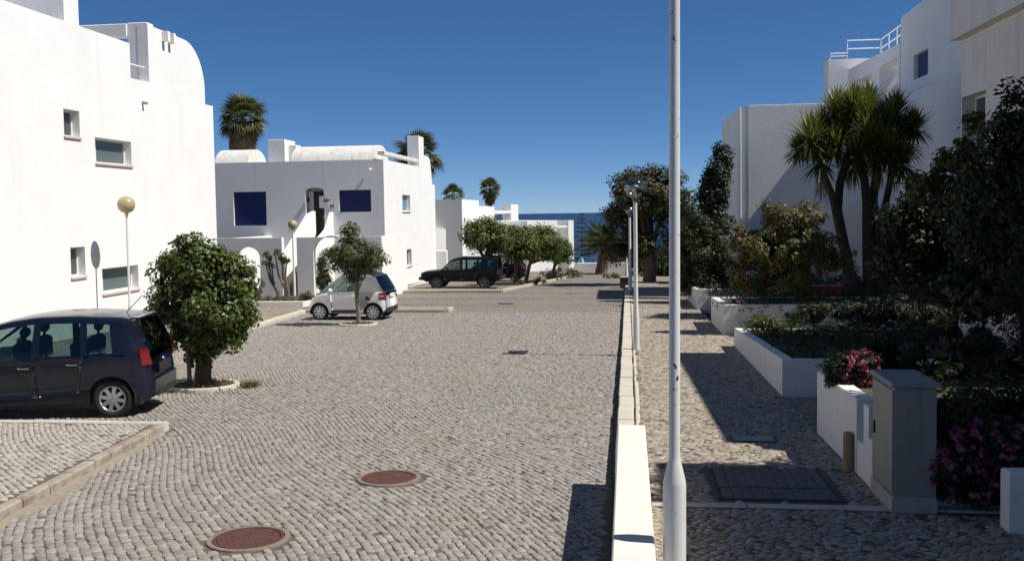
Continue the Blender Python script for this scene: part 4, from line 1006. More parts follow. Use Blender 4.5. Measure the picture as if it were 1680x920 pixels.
suv = dict(L=4.25, W=1.76, zb=1.02, tumble=.16, sill=.44, wr=.365, xr=-1.30, xf=1.28, rlean=.1, flean=.15, bump_z=.7, paint=black_p, rim=rim_dark, spokes=5, taper=.06, rimf=.6,
    top=[(-2.12, 1.0), (-1.9, 1.02), (.9, 1.02), (1.2, 1.0), (2.0, .93), (2.12, .86)],
    roof=[(-2.0, 1.58), (-1.8, 1.62), (0, 1.63), (.35, 1.60), (.45, 1.57)],
    wind=((.98, 1.0), (.43, 1.57)), rearw=((-2.10, 1.02), (-1.99, 1.57)),
    pillars=[((.98, 1.01), (1.06, 1.0), (.48, 1.56), (.38, 1.56)), ((-.12, 1.01), (.0, 1.01), (-.02, 1.58), (-.12, 1.58)), ((-1.0, 1.01), (-.86, 1.01), (-.90, 1.58), (-1.02, 1.58)), ((-2.1, 1.01), (-1.85, 1.01), (-1.82, 1.58), (-2.0, 1.56))],
    glass=[((.0, 1.03), (.95, 1.02), (.48, 1.51), (-.02, 1.52)), ((-.86, 1.03), (-.12, 1.03), (-.12, 1.52), (-.88, 1.52)), ((-1.85, 1.03), (-1.0, 1.03), (-1.02, 1.52), (-1.82, 1.52))], wind_glass=car_glass, rear_glass=car_glass,
    doors=[(((-.06, .52), (.86, .52), (.90, 1.0), (-.05, 1.0)), .05, .92), (((-.80, .52), (-.08, .52), (-.07, 1.0), (-.93, 1.0)), -.75, .92)],
    mirror=(.72, 1.1), cab=(-1.9, .8), seats=[.25, -.7],
    extras=[('front_bumper', -.84, .84, 2.05, 2.24, .50, .66, black_pl), ('rear_bumper', -.84, .84, -2.24, -2.08, .50, .66, black_pl), ('grille', -.5, .5, 2.10, 2.14, .70, .88, black_pl), ('headlight', -.78, -.56, 2.08, 2.13, .70, .86, chrome_m), ('headlight', .56, .78, 2.08, 2.13, .70, .86, chrome_m),
            ('tail_light', None, None, (-2.12, -1.98), (-2.1, -1.98), .78, 1.0, red_lamp), ('roof_rack', -.6, .6, -1.4, -1.3, 1.67, 1.70, black_pl), ('roof_rack', -.6, .6, -.2, -.1, 1.67, 1.70, black_pl)],
    tubes=[([(-1.8, .62, 1.66), (.2, .62, 1.67)], .02, 'roof_rail', black_pl), ([(-1.8, -.62, 1.66), (.2, -.62, 1.67)], .02, 'roof_rail', black_pl)])
p = G(716, 474)
car('parked_car', 'black boxy off-roader parked by the house wall behind the clipped trees', 'off-roader', suv, (p.x + 1.28, p.y + .9, zg(p.y + .9)), math.pi)
far_car = dict(mpv); far_car.update(paint=red_p, rim=rim_dark)
p = PV(1008, 443, 84)
car('parked_car', 'crimson car parked beyond the low wall at the end of the street', 'car', far_car, (p.x + .7, 82.5, zg(82.5) + .15), math.pi)
p = G(874, 463)
dk = dict(mpv); dk.update(paint=black_p, rim=rim_dark)
car('parked_car', 'dark car half hidden under the row of clipped trees', 'car', dk, (p.x - 2.6, p.y + 2.2, zg(p.y + 2.2)), math.pi)

# ------------------------------------------------------------------ street lamps
def lamp(x, y, z, label, post_m, kind, pole_h, r_base, r_pole, base_h, globe_r, lean=0.0):
    e = empty('street_lamp', (x, y, z), label, 'street lamp', 'street lamps with globe heads')
    po = MB().lathe([(r_base * 1.02, -.2), (r_base * 1.02, .02), (r_base, .05), (r_base, base_h), (r_base * .96, base_h + .03), (r_pole * 1.15, base_h + .17), (r_pole, base_h + .20), (r_pole * .9, pole_h)], (x, y, z), 28)
    post = po.build('post', post_m, e)
    MB().lathe([(r_base + .004, base_h - .42), (r_base + .004, base_h - .12)], (x, y, z), 28).build('collar_plate', post_m, post) if r_base > .09 else None
    col = MB().lathe([(r_pole * .95, pole_h), (r_pole * 1.5, pole_h + .02), (r_pole * 1.6, pole_h + .08), (r_pole * 1.2, pole_h + .10)], (x, y, z), 20).build('collar', lamp_dark if kind == 'clear' else post_plain, e)
    zc = pole_h + .08 + globe_r
    pr = [(globe_r * math.sin(t), zc - globe_r * math.cos(t)) for t in np.linspace(.25, math.pi, 20)]
    gl = MB().lathe(pr, (x, y, z), 32).build('globe', globe_clear if kind == 'clear' else globe_yel, e)
    if kind == 'clear':
        MB().lathe([(.03, pole_h + .1), (.035, zc - .05), (.09, zc - .02), (.10, zc + .03), (.02, zc + .07), (.001, zc + .07)], (x, y, z), 16).build('bulb', lamp_inner, gl)
        MB().lathe([(globe_r * 1.0, zc - .004), (globe_r * 1.015, zc), (globe_r * 1.0, zc + .012)], (x, y, z), 32).build('seam_ring', lamp_dark, gl)
    if lean: e.rotation_euler = (0, lean, 0)
    return e
p = PV(1109, 920, 6.6)
lamp(p.x - .012, 6.6, zg(6.6) + .14, 'near tall white lamp post with flaked paint rising out of the top of the picture', post_white, 'clear', 5.2, .080, .0385, .84, .2, math.radians(.35))
p = G(1044, 573, .14)
lamp(p.x, p.y, p.z, 'street lamp with smoky clear globe on the sunny pavement, second along the kerb', post_plain, 'clear', 3.34, .072, .048, .72, .235)
p = G(1034, 477, .14)
lamp(p.x, p.y, p.z, 'street lamp seen just left of the second one, its globe before the big tree', post_plain, 'clear', 3.45, .085, .06, .8, .20)
p = G(1028, 460, .14)
lamp(p.x, p.y, p.z, 'short white post lamp farthest along the kerb, near the stubby palm', post_plain, 'yel', 1.75, .09, .07, .4, .15)
p = PU(207, 336, -13.95)
zt_ = p.z; lamp(p.x, p.y, zg(p.y) + .115, 'street lamp with yellow globe beside the near white house wall', post_plain, 'yel', zt_ - .08 - .24 - zg(p.y) - .115, .055, .033, .7, .24)
p = PV(480, 368, 40.8); lamp(p.x, p.y, zg(p.y) + .115, 'slim lamp with yellow globe in front of the outside stair', post_plain, 'yel', p.z - .30 - zg(p.y) - .115, .07, .04, .95, .21)
# ------------------------------------------------------------------ vegetation
def leaf_cloud(ells, n, size, seed, clump=0.22, nclump=60, shell=0.55, droop=0.25, aspect=0.5, gaps=0.0, tonemap=(0.0, 1.0)):
    # ells: list of (cx, cy, cz, rx, ry, rz); leaves gather in clumps spread through the volumes
    rg = np.random.default_rng(seed)
    E = np.array(ells, float); vol = np.prod(E[:, 3:], 1) ** .75; pe = vol / vol.sum()
    k = rg.choice(len(E), nclump, p=pe); d = rg.normal(size=(nclump, 3)); d /= np.linalg.norm(d, axis=1)[:, None]
    r = (shell + (1 - shell) * rg.random(nclump) ** .5) * rg.uniform(.82, 1.06, nclump)
    C_ = E[k, :3] + d * r[:, None] * E[k, 3:]
    cs = rg.uniform(.6, 1.35, nclump) * clump; ct = rg.normal(.5, .16, nclump)
    w = cs ** 2; ci = rg.choice(nclump, n, p=w / w.sum())
    off = rg.normal(size=(n, 3)); off /= np.linalg.norm(off, axis=1)[:, None]; off *= (rg.random(n) ** .45)[:, None]
    P = C_[ci] + off * cs[ci][:, None] * np.array([1, 1, .8])
    out = d[ci] * .8 + off * .7 + rg.normal(0, .45, (n, 3)) + np.array([0, 0, .35])
    out /= np.linalg.norm(out, axis=1)[:, None]
    t = np.cross(out, rg.normal(size=(n, 3))); t /= np.linalg.norm(t, axis=1)[:, None]
    t[:, 2] -= droop; t /= np.linalg.norm(t, axis=1)[:, None]
    s = np.cross(out, t); s /= np.maximum(np.linalg.norm(s, axis=1), 1e-6)[:, None]
    sz = size * rg.uniform(.6, 1.35, n); nr = np.cross(t, s)
    a = P - t * sz[:, None] * .5; c = P + t * sz[:, None] * .5
    b = P + s * (sz * aspect * .5)[:, None] + nr * (sz * .12)[:, None]; e = P - s * (sz * aspect * .5)[:, None] + nr * (sz * .12)[:, None]
    V = np.stack([a, b, c, e], 1).reshape(-1, 3); base = np.arange(n) * 4
    Fq = np.stack([np.stack([base, base + 1, base + 2], 1), np.stack([base, base + 2, base + 3], 1)], 1).reshape(-1, 3)
    tone = np.clip(ct[ci] + rg.normal(0, .2, n), 0, 1); tone = tonemap[0] + tone * (tonemap[1] - tonemap[0])
    return V, Fq, np.repeat(tone, 4), C_
def limbs(m, base, fork, tips, r0_, r1_, wob=.06, seed=1, n=7):
    rg = random.Random(seed); base, fork = Vector(base), Vector(fork)
    def line(a, b, ra, rb, seg=5):
        pts = [a.lerp(b, i / seg) + (Vector((rg.uniform(-wob, wob), rg.uniform(-wob, wob), 0)) if 0 < i < seg else Vector()) for i in range(seg + 1)]
        m.tube(pts, [ra + (rb - ra) * i / seg for i in range(seg + 1)], n)
    m.tube([base - Vector((0, 0, .1)), base + Vector((0, 0, .02)), base.lerp(fork, .25) + Vector((rg.uniform(-wob, wob), 0, 0)) * .5, base.lerp(fork, .65), fork], [r0_ * 1.35, r0_ * 1.15, r0_, r0_ * .92, r0_ * .85], n + 3)
    for t in tips: line(fork - Vector((0, 0, .05)), Vector(t), r0_ * .6, r1_)
green = [(0, (0.030, 0.052, 0.010)), (.5, (0.062, 0.095, 0.017)), (1, (0.14, 0.17, 0.032))]
L_green = leafy('glossy_green_leaves', green, .25, .38)
L_yel = leafy('olive_green_leaves', [(0, (0.055, 0.065, 0.018)), (.5, (0.095, 0.11, 0.034)), (1, (0.17, 0.16, 0.055))], .3)
L_clip = leafy('bright_green_leaves', [(0, (0.038, 0.062, 0.011)), (.5, (0.085, 0.120, 0.022)), (1, (0.17, 0.195, 0.042))], .3)
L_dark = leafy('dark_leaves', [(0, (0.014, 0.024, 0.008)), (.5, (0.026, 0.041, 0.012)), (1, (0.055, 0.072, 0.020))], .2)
L_red = leafy('red_green_leaves', [(0, (0.055, 0.075, 0.016)), (.45, (0.105, 0.118, 0.026)), (.70, (0.18, 0.135, 0.034)), (1, (0.26, 0.075, 0.03))], .3)
L_brown = leafy('brown_green_leaves', [(0, (0.026, 0.040, 0.011)), (.5, (0.055, 0.066, 0.018)), (1, (0.14, 0.10, 0.035))], .25)
L_ole = leafy('oleander_leaves', [(0, (0.018, 0.034, 0.012)), (.5, (0.03, 0.052, 0.020)), (1, (0.06, 0.085, 0.034))], .25)
L_pink = leafy('pink_petals', [(0, (0.20, 0.03, 0.065)), (.5, (0.30, 0.06, 0.12)), (1, (0.46, 0.17, 0.235))], .3)
L_rose = leafy('deep_red_petals', [(0, (0.14, 0.02, 0.04)), (.5, (0.24, 0.045, 0.085)), (1, (0.38, 0.12, 0.17))], .3)

def tree(name, label, cat, base, trunk_top, ells, n, size, mat, bmat, r0_, seed, group=None, ntips=7, clump=.22, nclump=60, shell=.5, aspect=.5, wob=.06):
    e = empty(name, base, label, cat, group)
    V, Fq, T, C_ = leaf_cloud(ells, n, size, seed, clump, nclump, shell, aspect=aspect)
    m = MB(); tips = [tuple(Vector(C_[i]).lerp(Vector(trunk_top), .15)) for i in range(0, len(C_), max(1, len(C_) // ntips))]
    limbs(m, base, trunk_top, tips, r0_, max(.008, r0_ * .16), wob, seed)
    m.build('trunk', bmat, e)
    mesh_obj('crown', V, Fq, mat, e, attr=T)
    return e
def ring_kerb(x, y, r, label):
    e = empty('ring_kerb', (x, y, zg(y)), label, 'ring kerb', 'ring kerbs round the street trees'); n = 9
    for k in range(n):
        m = MB(); vs = []; q = 5
        for i in range(q):
            t = 2 * math.pi * (k + .03 + .94 * i / (q - 1)) / n
            for (rr, hh) in ((r, -.05), (r - .005, .045), (r - .02, .06), (r - .09, .06), (r - .11, .04), (r - .11, -.05)):
                yy = y + rr * math.sin(t); vs.append((x + rr * math.cos(t), yy, zg(yy) + hh))
        fs = [(i * 6 + j, (i + 1) * 6 + j, (i + 1) * 6 + j + 1, i * 6 + j + 1) for i in range(q - 1) for j in range(5)] + [(5, 4, 3, 2, 1, 0), tuple(range((q - 1) * 6, q * 6))]
        m.add(vs, fs); m.build('kerb_stone', kerb_pale, e)
    t_ = np.linspace(0, 2 * np.pi, 25)[:-1]
    mesh_obj('soil', [(x + (r - .1) * math.cos(t), y + (r - .1) * math.sin(t), zg(y + (r - .1) * math.sin(t)) + .022) for t in t_], [tuple(range(24))], soil, e)
ring_kerb(*RINGS[0], 'low ring kerb round the foot of the dense round tree')
ring_kerb(*RINGS[1], 'low ring kerb round the foot of the slender tree by the small white car')

# dense round street tree near the blue car
x, y = -7.87, 16.62; z = zg(y)
c = PV(334, 490, y)
tree('round_tree', 'dense round dark green street tree beside the dark blue car', 'tree', (x, y, z), (x + .03, y, z + .72),
     [(c.x, y, c.z, .90, .85, .98), (c.x - .15, y - .1, c.z + .62, .62, .6, .52), (c.x + .3, y, c.z + .35, .60, .6, .62), (c.x - .42, y, c.z - .05, .55, .6, .55), (c.x + .25, y - .1, c.z - .25, .70, .65, .62), (c.x - .1, y, c.z - .62, .62, .6, .50)],
     26000, .092, L_green, bark, .155, 21, ntips=12, clump=.24, nclump=190, shell=.60, aspect=.60)
MB().box(x - .19, x - .13, y - .26, y - .2, z - .1, z + .95).build('tree_stake', M('grey_stake', (0.17, 0.145, 0.12), .9, var=(9, .3)))
tag(bpy.data.objects['tree_stake'], 'grey square stake against the trunk of the round tree', 'stake')
V, Fq, T = [], [], []
for i in range(260):
    a = random.uniform(0, 6.28); d = .5 + abs(random.gauss(0, .55)); px_, py_ = -7.87 + d * math.cos(a), 16.6 + d * math.sin(a); t = random.uniform(0, 6.28); c_, s_ = math.cos(t) * .03, math.sin(t) * .03; z_ = zg(py_) + .012 + random.uniform(0, .01); b_ = len(V)
    V += [(px_ - c_, py_ - s_, z_), (px_ + s_ * .5, py_ - c_ * .5, z_ + .008), (px_ + c_, py_ + s_, z_), (px_ - s_ * .5, py_ + c_ * .5, z_ + .004)]; Fq.append((b_, b_ + 1, b_ + 2, b_ + 3)); T += [random.random()] * 4
tag(mesh_obj('leaf_litter', V, Fq, leafy('fallen_leaves', [(0, (.10, .07, .03)), (.5, (.17, .12, .05)), (1, (.12, .12, .04))], .1, .8), attr=T), 'fallen dry leaves scattered round the foot of the round tree', 'leaves', kind='stuff')
# slender tree by the small car
x, y = -8.5, 28.95; z = zg(y); c = PV(583, 418, y)
tree('street_tree', 'slender olive green tree in front of the small white car', 'tree', (x, y, z), (x - .05, y, z + 1.25),
     [(c.x - .05, y, c.z - .02, .82, .75, .55), (c.x - .35, y, c.z - .1, .60, .5, .48), (c.x + .42, y, c.z - .08, .55, .5, .52), (c.x - .15, y, c.z + .55, .26, .25, .38), (c.x + .30, y, c.z + .62, .24, .22, .32), (c.x, y, c.z - .5, .45, .4, .3)],
     7500, .10, L_yel, bark_pale, .068, 22, ntips=10, clump=.23, nclump=90, shell=.35, aspect=.45)
# bare little shrub tree by the courtyard wall
p = Vector((-14.05, 37.2, zg(37.2) + .2))
e = empty('shrub_tree', p, 'gnarled small shrub with bare stems and sparse leaves before the courtyard wall', 'shrub')
m = MB(); tips = [PV(px, py, 37.2) for px, py in ((440, 425), (452, 420), (463, 425), (470, 432), (446, 436), (436, 432))]
for i, (dx, ti) in enumerate(((-.22, 0), (-.2, 4), (.12, 1), (.14, 2), (.16, 3), (-.18, 5))):
    a = p + Vector((dx, 0, -.1)); b = Vector(tips[ti]); m.tube([a, a.lerp(b, .3) + Vector((.07, 0, 0)), a.lerp(b, .6) + Vector((-.08, .05, 0)), b], [.055, .05, .04, .025], 7)
m.build('trunk', bark_pale, e)
V, Fq, T, _ = leaf_cloud([(q.x, q.y, q.z + .1, .18, .2, .16) for q in tips], 900, .10, 23, .14, 24, .3)
mesh_obj('crown', V, Fq, L_yel, e, attr=T)
V, Fq, T, _ = leaf_cloud([(-14.6, 36.2, zg(36) + .35, .5, .4, .2), (-13.6, 36, zg(36) + .3, .5, .4, .16), (-13.1, 37.6, zg(37) + .35, .4, .5, .2)], 1600, .09, 24, .14, 40, .3)
tag(mesh_obj('ground_cover', V, Fq, L_yel, attr=T), 'low olive green planting in the white bordered bed', 'plants', kind='stuff')
# clipped shrub in the courtyard arch
q = PV(530, 455, 43.4)
tree('conical_shrub', 'dark pointed conifer standing in the right courtyard arch', 'shrub', (q.x, q.y, zg(q.y)), (q.x, q.y, zg(q.y) + .4), [(q.x, q.y, -.5, .42, .4, .55), (q.x, q.y, .05, .3, .3, .5), (q.x, q.y, .5, .15, .15, .45)], 7000, .08, L_dark, bark_dark, .05, 25, clump=.17, nclump=90, shell=.3)

# row of clipped trees on the left
row = [(797, 471, 795, 388, 47, 33, 'first clipped tree of the row, its trunk in front of the black off-roader'),
       (846, 467, 852, 402, 36, 35, 'second clipped tree of the row, right behind the off-roader'),
       (862, 464, 888, 398, 36, 34, 'third clipped tree of the row, darkest round crown'),
       (905, 460, 922, 413, 20, 24, 'last small clipped tree of the row nearest the sea')]
for i, (bx, by, cx_, cy_, rx, rz_, lb) in enumerate(row):
    b = G(bx, by); c = PV(cx_, cy_, b.y); k = b.y / FPX
    R_, Z_ = rx * k, rz_ * k
    tree('clipped_tree', lb, 'tree', (b.x, b.y, zg(b.y)), (b.x + (c.x - b.x) * .3, b.y, zg(b.y) + (c.z - zg(b.y)) * .5),
         [(c.x, b.y, c.z, R_ * .82, R_ * .85, Z_ * .75), (c.x - R_ * .35, b.y - .2, c.z + Z_ * .1, R_ * .58, R_ * .6, Z_ * .62), (c.x + R_ * .4, b.y, c.z - Z_ * .15, R_ * .55, R_ * .6, Z_ * .65), (c.x + .1, b.y, c.z + Z_ * .35, R_ * .55, R_ * .5, Z_ * .5)],
         9000 if i < 3 else 4000, .16, L_clip, bark, .15 if i == 0 else .12, 31 + i, 'clipped trees along the left kerb', 9, .46 if i < 3 else .32, 95, .5)
V, Fq, T, C_ = leaf_cloud([(PV(920, 447, 62).x, 62, PV(920, 449, 62).z, 1.5, 1.0, .55), (PV(905, 452, 60).x, 60, PV(905, 452, 60).z, 1.0, .8, .45)], 1800, .13, 40, .25, 40, .4)
b = G(915, 458); e = empty('low_bush', (b.x, b.y, zg(b.y)), 'low dark reddish bush under the end of the clipped tree row', 'bush')
m = MB(); limbs(m, (b.x, 61, zg(61)), (b.x, 61, zg(61) + .2), [tuple(C_[i]) for i in range(6)], .06, .01); m.build('stems', bark, e); mesh_obj('crown', V, Fq, L_brown, e, attr=T)
# small plants along the row
V, Fq, T, _ = leaf_cloud([(PV(x_, y_, 53).x, 53, PV(x_, y_, 53).z, .45, .4, .2) for x_, y_ in ((848, 466), (858, 464), (872, 462), (885, 460))], 900, .1, 41, .15, 24, .3)
tag(mesh_obj('ground_cover', V, Fq, L_brown, attr=T), 'low planting along the kerb under the clipped trees', 'plants', kind='stuff')

# ---- palms
def fan_frond_mesh():
    V, Fq, T = [], [], []
    def quad(a, b, c, d, t): k = len(V); V.extend([a, b, c, d]); Fq.append((k, k + 1, k + 2, k + 3)); T.extend([t] * 4)
    s = Vector((0, .02, 0)); quad(Vector((0, 0, 0)) - s, Vector((.75, 0, -.02)) - s, Vector((.75, 0, -.02)) + s, s, .35)
    for i in range(17):
        a = math.radians(-88 + 11 * i); L = .78 * (1 - .25 * (a / 1.6) ** 2); o = Vector((.72, 0, -.02)); d = Vector((math.cos(a), math.sin(a), 0)); p = Vector((-d.y, d.x, 0))
        m1 = o + d * L * .55 + Vector((0, 0, -.03 + .05 * (i % 2))); tip = o + d * L + Vector((0, 0, -.24 - .1 * random.random()))
        k = len(V); V.extend([o, m1 + p * .055, tip, m1 - p * .055, m1 + Vector((0, 0, -.03))]); t = .5 + .3 * random.random()
        Fq.extend([(k, k + 4, k + 1), (k, k + 3, k + 4), (k + 1, k + 4, k + 2), (k + 4, k + 3, k + 2)]); T.extend([t] * 5)
    return V, Fq, T
def feather_frond_mesh(L=1.7):
    V, Fq, T = [], [], []
    pts = [Vector((L * t, 0, .55 * L * t - .75 * L * t * t)) for t in np.linspace(0, 1, 16)]
    for a, b in zip(pts[:-1], pts[1:]):
        k = len(V); s = Vector((0, .018, 0)); V.extend([a - s, b - s, b + s, a + s]); Fq.append((k, k + 1, k + 2, k + 3)); T.extend([.4] * 4)
    for i, p in enumerate(pts[2:]):
        for sg in (-1, 1):
            for h in (0, .5):
                l = L * .28 * math.sin(math.pi * (.15 + .8 * (i + h) / 14)); d = Vector((.55, sg * .8, .15)).normalized(); q = p + Vector((L * .06 * h, 0, 0)); w = Vector((.02, 0, 0)); k = len(V)
                V.extend([q - w, q + d * l * .6 + w, q + d * l + Vector((0, 0, -.12 * l))]); Fq.append((k, k + 1, k + 2)); T.extend([.3 + .5 * random.random()] * 3)
    return V, Fq, T
L_palm = leafy('palm_fronds', [(0, (0.03, 0.042, 0.012)), (.5, (0.075, 0.092, 0.026)), (1, (0.16, 0.16, 0.055))], .3, .45)
L_dry = leafy('dry_fronds', [(0, (0.10, 0.065, 0.03)), (.5, (0.17, 0.115, 0.055)), (1, (0.24, 0.17, 0.09))], .2, .7)
FAN = fan_frond_mesh(); FEA = feather_frond_mesh()
def frond_mesh(src, mat, nm):
    me = bpy.data.meshes.new(nm); me.from_pydata([tuple(v) for v in src[0]], [], src[1]); a = me.attributes.new('tone', 'FLOAT', 'POINT'); a.data.foreach_set('value', src[2]); me.materials.append(mat); return me
FAN_G, FAN_D, FEA_G = frond_mesh(FAN, L_palm, 'frond'), frond_mesh(FAN, L_dry, 'dry_frond'), frond_mesh(FEA, L_palm, 'feather_frond')
def palm(label, x, y, zbase, ztop, sc, nf, ndry, seed, me_g=None, r=.22, group='palms beyond the houses', el=(-55, 85)):
    rg = random.Random(seed); e = empty('palm_tree', (x, y, zbase), label, 'palm', group)
    m = MB(); H_ = ztop - zbase; n = max(4, int(H_ / .35)); pts, rad = [], []
    for i in range(n + 1):
        t = i / n
        for (dt, f) in ((0, 1.08), (.6 / n, .93)):
            if t + dt <= 1: pts.append((x + .15 * math.sin(t * 2), y, zbase + H_ * (t + dt))); rad.append(r * (1.15 - .3 * t) * f)
    m.tube(pts, rad, 10); m.build('trunk', palm_bark, e)
    top = Vector((.15 * math.sin(2), 0, H_))
    for i in range(nf + ndry):
        dry = i >= nf
        o = bpy.data.objects.new('dry_frond' if dry else 'frond', FAN_D if dry else (me_g or FAN_G)); COL.objects.link(o); o.parent = e
        az = i * 2.39996 + rg.uniform(-.3, .3); elv = math.radians(rg.uniform(-85, -52)) if dry else math.radians(el[0] + (el[1] - el[0]) * (i / max(1, nf - 1)) + rg.uniform(-8, 8))
        o.rotation_euler = (rg.uniform(-.5, .5), -elv, az); o.scale = (sc * rg.uniform(.85, 1.12),) * 3; o.location = top + Vector((0, 0, rg.uniform(-.15, .1) - (.35 * sc if dry else 0)))
    return e
p = PV(395, 196, 62); palm('biggest fan palm, behind the edge of the near white house', p.x, 62, zg(62), p.z, 1.28, 52, 34, 1, group='palms beyond the houses', r=.3)
p = PV(684, 258, 66); palm('fan palm rising behind the roof pillar of the second house', p.x, 66, zg(66), p.z, 1.35, 40, 6, 2)
p = PV(802, 310, 105); palm('small round fan palm standing alone above the third house', p.x, 105, zg(84) - .085 * 21, p.z, 1.05, 34, 10, 3)
p = PV(741, 322, 95); palm('fan palm whose crown just tops the grey gable', p.x, 95, zg(84) - 1, p.z, .95, 26, 2, 4)
p = PV(986, 420, 68); palm('stubby feather palm with thick trunk at the end of the street', p.x, 68, zg(68), p.z + .2, 1.3, 80, 0, 5, FEA_G, .40, 'feather palms', (-8, 88))
# tiered conifer against the sea
p = PV(955, 350, 100); e = empty('araucaria_tree', (p.x, 100, -4.2), 'slim tiered conifer showing against the sea', 'tree')
MB().tube([(p.x, 100, -4.2), (p.x, 100, p.z)], [.16, .03], 8).build('trunk', bark, e)
V, Fq, T = [], [], []
for i in range(11):
    z_ = p.z - .15 - i * .48; L = .25 + .125 * i
    for k in range(7):
        a = k * .8976 + i * .5; d = Vector((math.cos(a), math.sin(a), .12)); o = Vector((p.x, 100, z_))
        for j in range(9):
            q = o + d * L * (j + 1) / 9; s = Vector((-math.sin(a), math.cos(a), 0)) * .06; b = len(V); V += [q - s, q + s, q + d * .14 + Vector((0, 0, .1)), q + Vector((0, 0, .09)) - d * .05]; Fq += [(b, b + 1, b + 2), (b, b + 2, b + 3)]; T += [random.random() * .6] * 4
mesh_obj('crown', V, Fq, L_palm, e, attr=T)

# ---- trees on the right side
def R_tree(name, label, cat, base, fork, ellpx, Y, n, size, mat, bmat, r0_, seed, **kw):
    k = Y / FPX; E = []
    for (cx_, cy_, rx, rz_) in ellpx:
        c = PV(cx_, cy_, Y); E.append((c.x, Y, c.z, rx * k, rx * k * .9, rz_ * k))
    return tree(name, label, cat, base, fork, E, n, size, mat, bmat, r0_, seed, **kw)
b = G(1066, 463, .14); c = PV(1066, 420, b.y)
R_tree('big_tree', 'big spreading tree with dusty brown leaves behind the lamp posts', 'tree', (b.x, b.y, zg(b.y)), (b.x, b.y, c.z + .4),
       [(1065, 320, 62, 48), (1040, 318, 42, 34), (1105, 322, 38, 42), (1018, 330, 24, 26), (1068, 290, 34, 22), (1030, 370, 36, 34), (1100, 370, 32, 34), (1010, 395, 24, 22), (1128, 340, 18, 34), (1040, 402, 30, 26), (1112, 405, 34, 30), (1082, 395, 28, 26), (1020, 350, 30, 30), (1002, 385, 22, 20), (1022, 415, 22, 20)], b.y, 24000, .19, L_brown, bark, .36, 51, ntips=12, clump=.55, nclump=190, shell=.40)
R_tree('ivy_tree', 'very dark tree growing up against the corner of the windowless end wall', 'tree', (3.6, 39.0, zg(39) + .4), (3.6, 39, 1.2),
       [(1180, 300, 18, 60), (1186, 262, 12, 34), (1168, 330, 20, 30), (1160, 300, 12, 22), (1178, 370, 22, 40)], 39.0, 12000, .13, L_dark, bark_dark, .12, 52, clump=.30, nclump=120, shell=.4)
R_tree('hedge_bush', 'tall dark green hedge bush between the big tree and the red-green bush', 'bush', (3.1, 36.5, zg(36.5) + .6), (3.1, 36.5, .6),
       [(1150, 405, 36, 44), (1128, 425, 18, 40), (1176, 420, 28, 48), (1140, 372, 22, 20), (1195, 455, 24, 30), (1150, 455, 34, 26), (1122, 395, 16, 30), (1140, 470, 30, 20), (1118, 455, 14, 26)], 36.5, 17000, .12, L_brown, bark_dark, .1, 53, clump=.30, nclump=170, shell=.55)
b = Vector((3.95, 24.9, zg(24.9) + .7))
R_tree('red_leaf_bush', 'large loose bush with reddish and green leaves behind the sunlit planter', 'bush', b, (b.x, b.y, b.z + .75),
       [(1290, 410, 66, 50), (1240, 400, 42, 48), (1340, 405, 44, 50), (1225, 440, 30, 36), (1265, 365, 40, 30), (1330, 360, 34, 26), (1290, 460, 60, 28), (1210, 400, 20, 34), (1296, 372, 40, 34), (1300, 430, 52, 42), (1375, 420, 24, 44)], 25.2, 22000, .088, L_red, bark_dark, .055, 54, ntips=14, clump=.24, nclump=210, shell=.2, aspect=.6)
# yucca group
yb = G(1418, 486, .75); yy = 30.0; ybase = PV(1428, 492, yy)
e = empty('yucca_tree', ybase, 'tall multi stemmed yucca with spiky leaf heads on the garden bed', 'yucca')
m = MB()
def ypt(x, y, dy=0): return PV(x, y, yy + dy)
stems = [[(1412, 490), (1395, 450), (1378, 375), (1368, 330), (1352, 285)], [(1412, 490), (1392, 440), (1374, 345), (1378, 300), (1392, 250)], [(1428, 492), (1424, 400), (1422, 330), (1418, 290), (1408, 240)], [(1445, 490), (1440, 400), (1432, 330), (1438, 280), (1445, 240)], [(1440, 492), (1452, 430), (1450, 350), (1462, 290), (1474, 250)]]
for i, s in enumerate(stems):
    P_ = [ypt(a, b_, (i - 2) * .25 * j / 4) for j, (a, b_) in enumerate(s)]; m.tube([P_[0] - Vector((0, 0, .3))] + P_, [.30, .22, .17, .14, .12, .09] if i != 4 else [.26, .2, .13, .11, .1, .08], 9)
m.build('trunk', bark_dark, e)
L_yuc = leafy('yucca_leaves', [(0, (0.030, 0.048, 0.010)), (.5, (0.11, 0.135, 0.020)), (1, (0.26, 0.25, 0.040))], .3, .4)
heads = [(1330, 225, 58, -.5, 0), (1345, 258, 48, -.4, .4), (1388, 205, 62, 0, -.3), (1372, 180, 50, .5, 0), (1420, 195, 60, -.3, .3), (1455, 205, 62, .2, -.2), (1482, 225, 56, .6, 0), (1440, 240, 55, -.5, .3), (1405, 250, 50, -.6, -.3), (1470, 180, 46, .7, .2), (1425, 165, 44, .6, -.4), (1480, 262, 46, -.2, .5), (1310, 240, 34, .2, .3), (1500, 205, 40, .3, 0), (1350, 205, 44, .3, 0), (1400, 170, 46, -.3, 0), (1455, 245, 50, -.6, 0), (1425, 225, 50, -.7, 0), (1372, 235, 46, -.6, 0)]
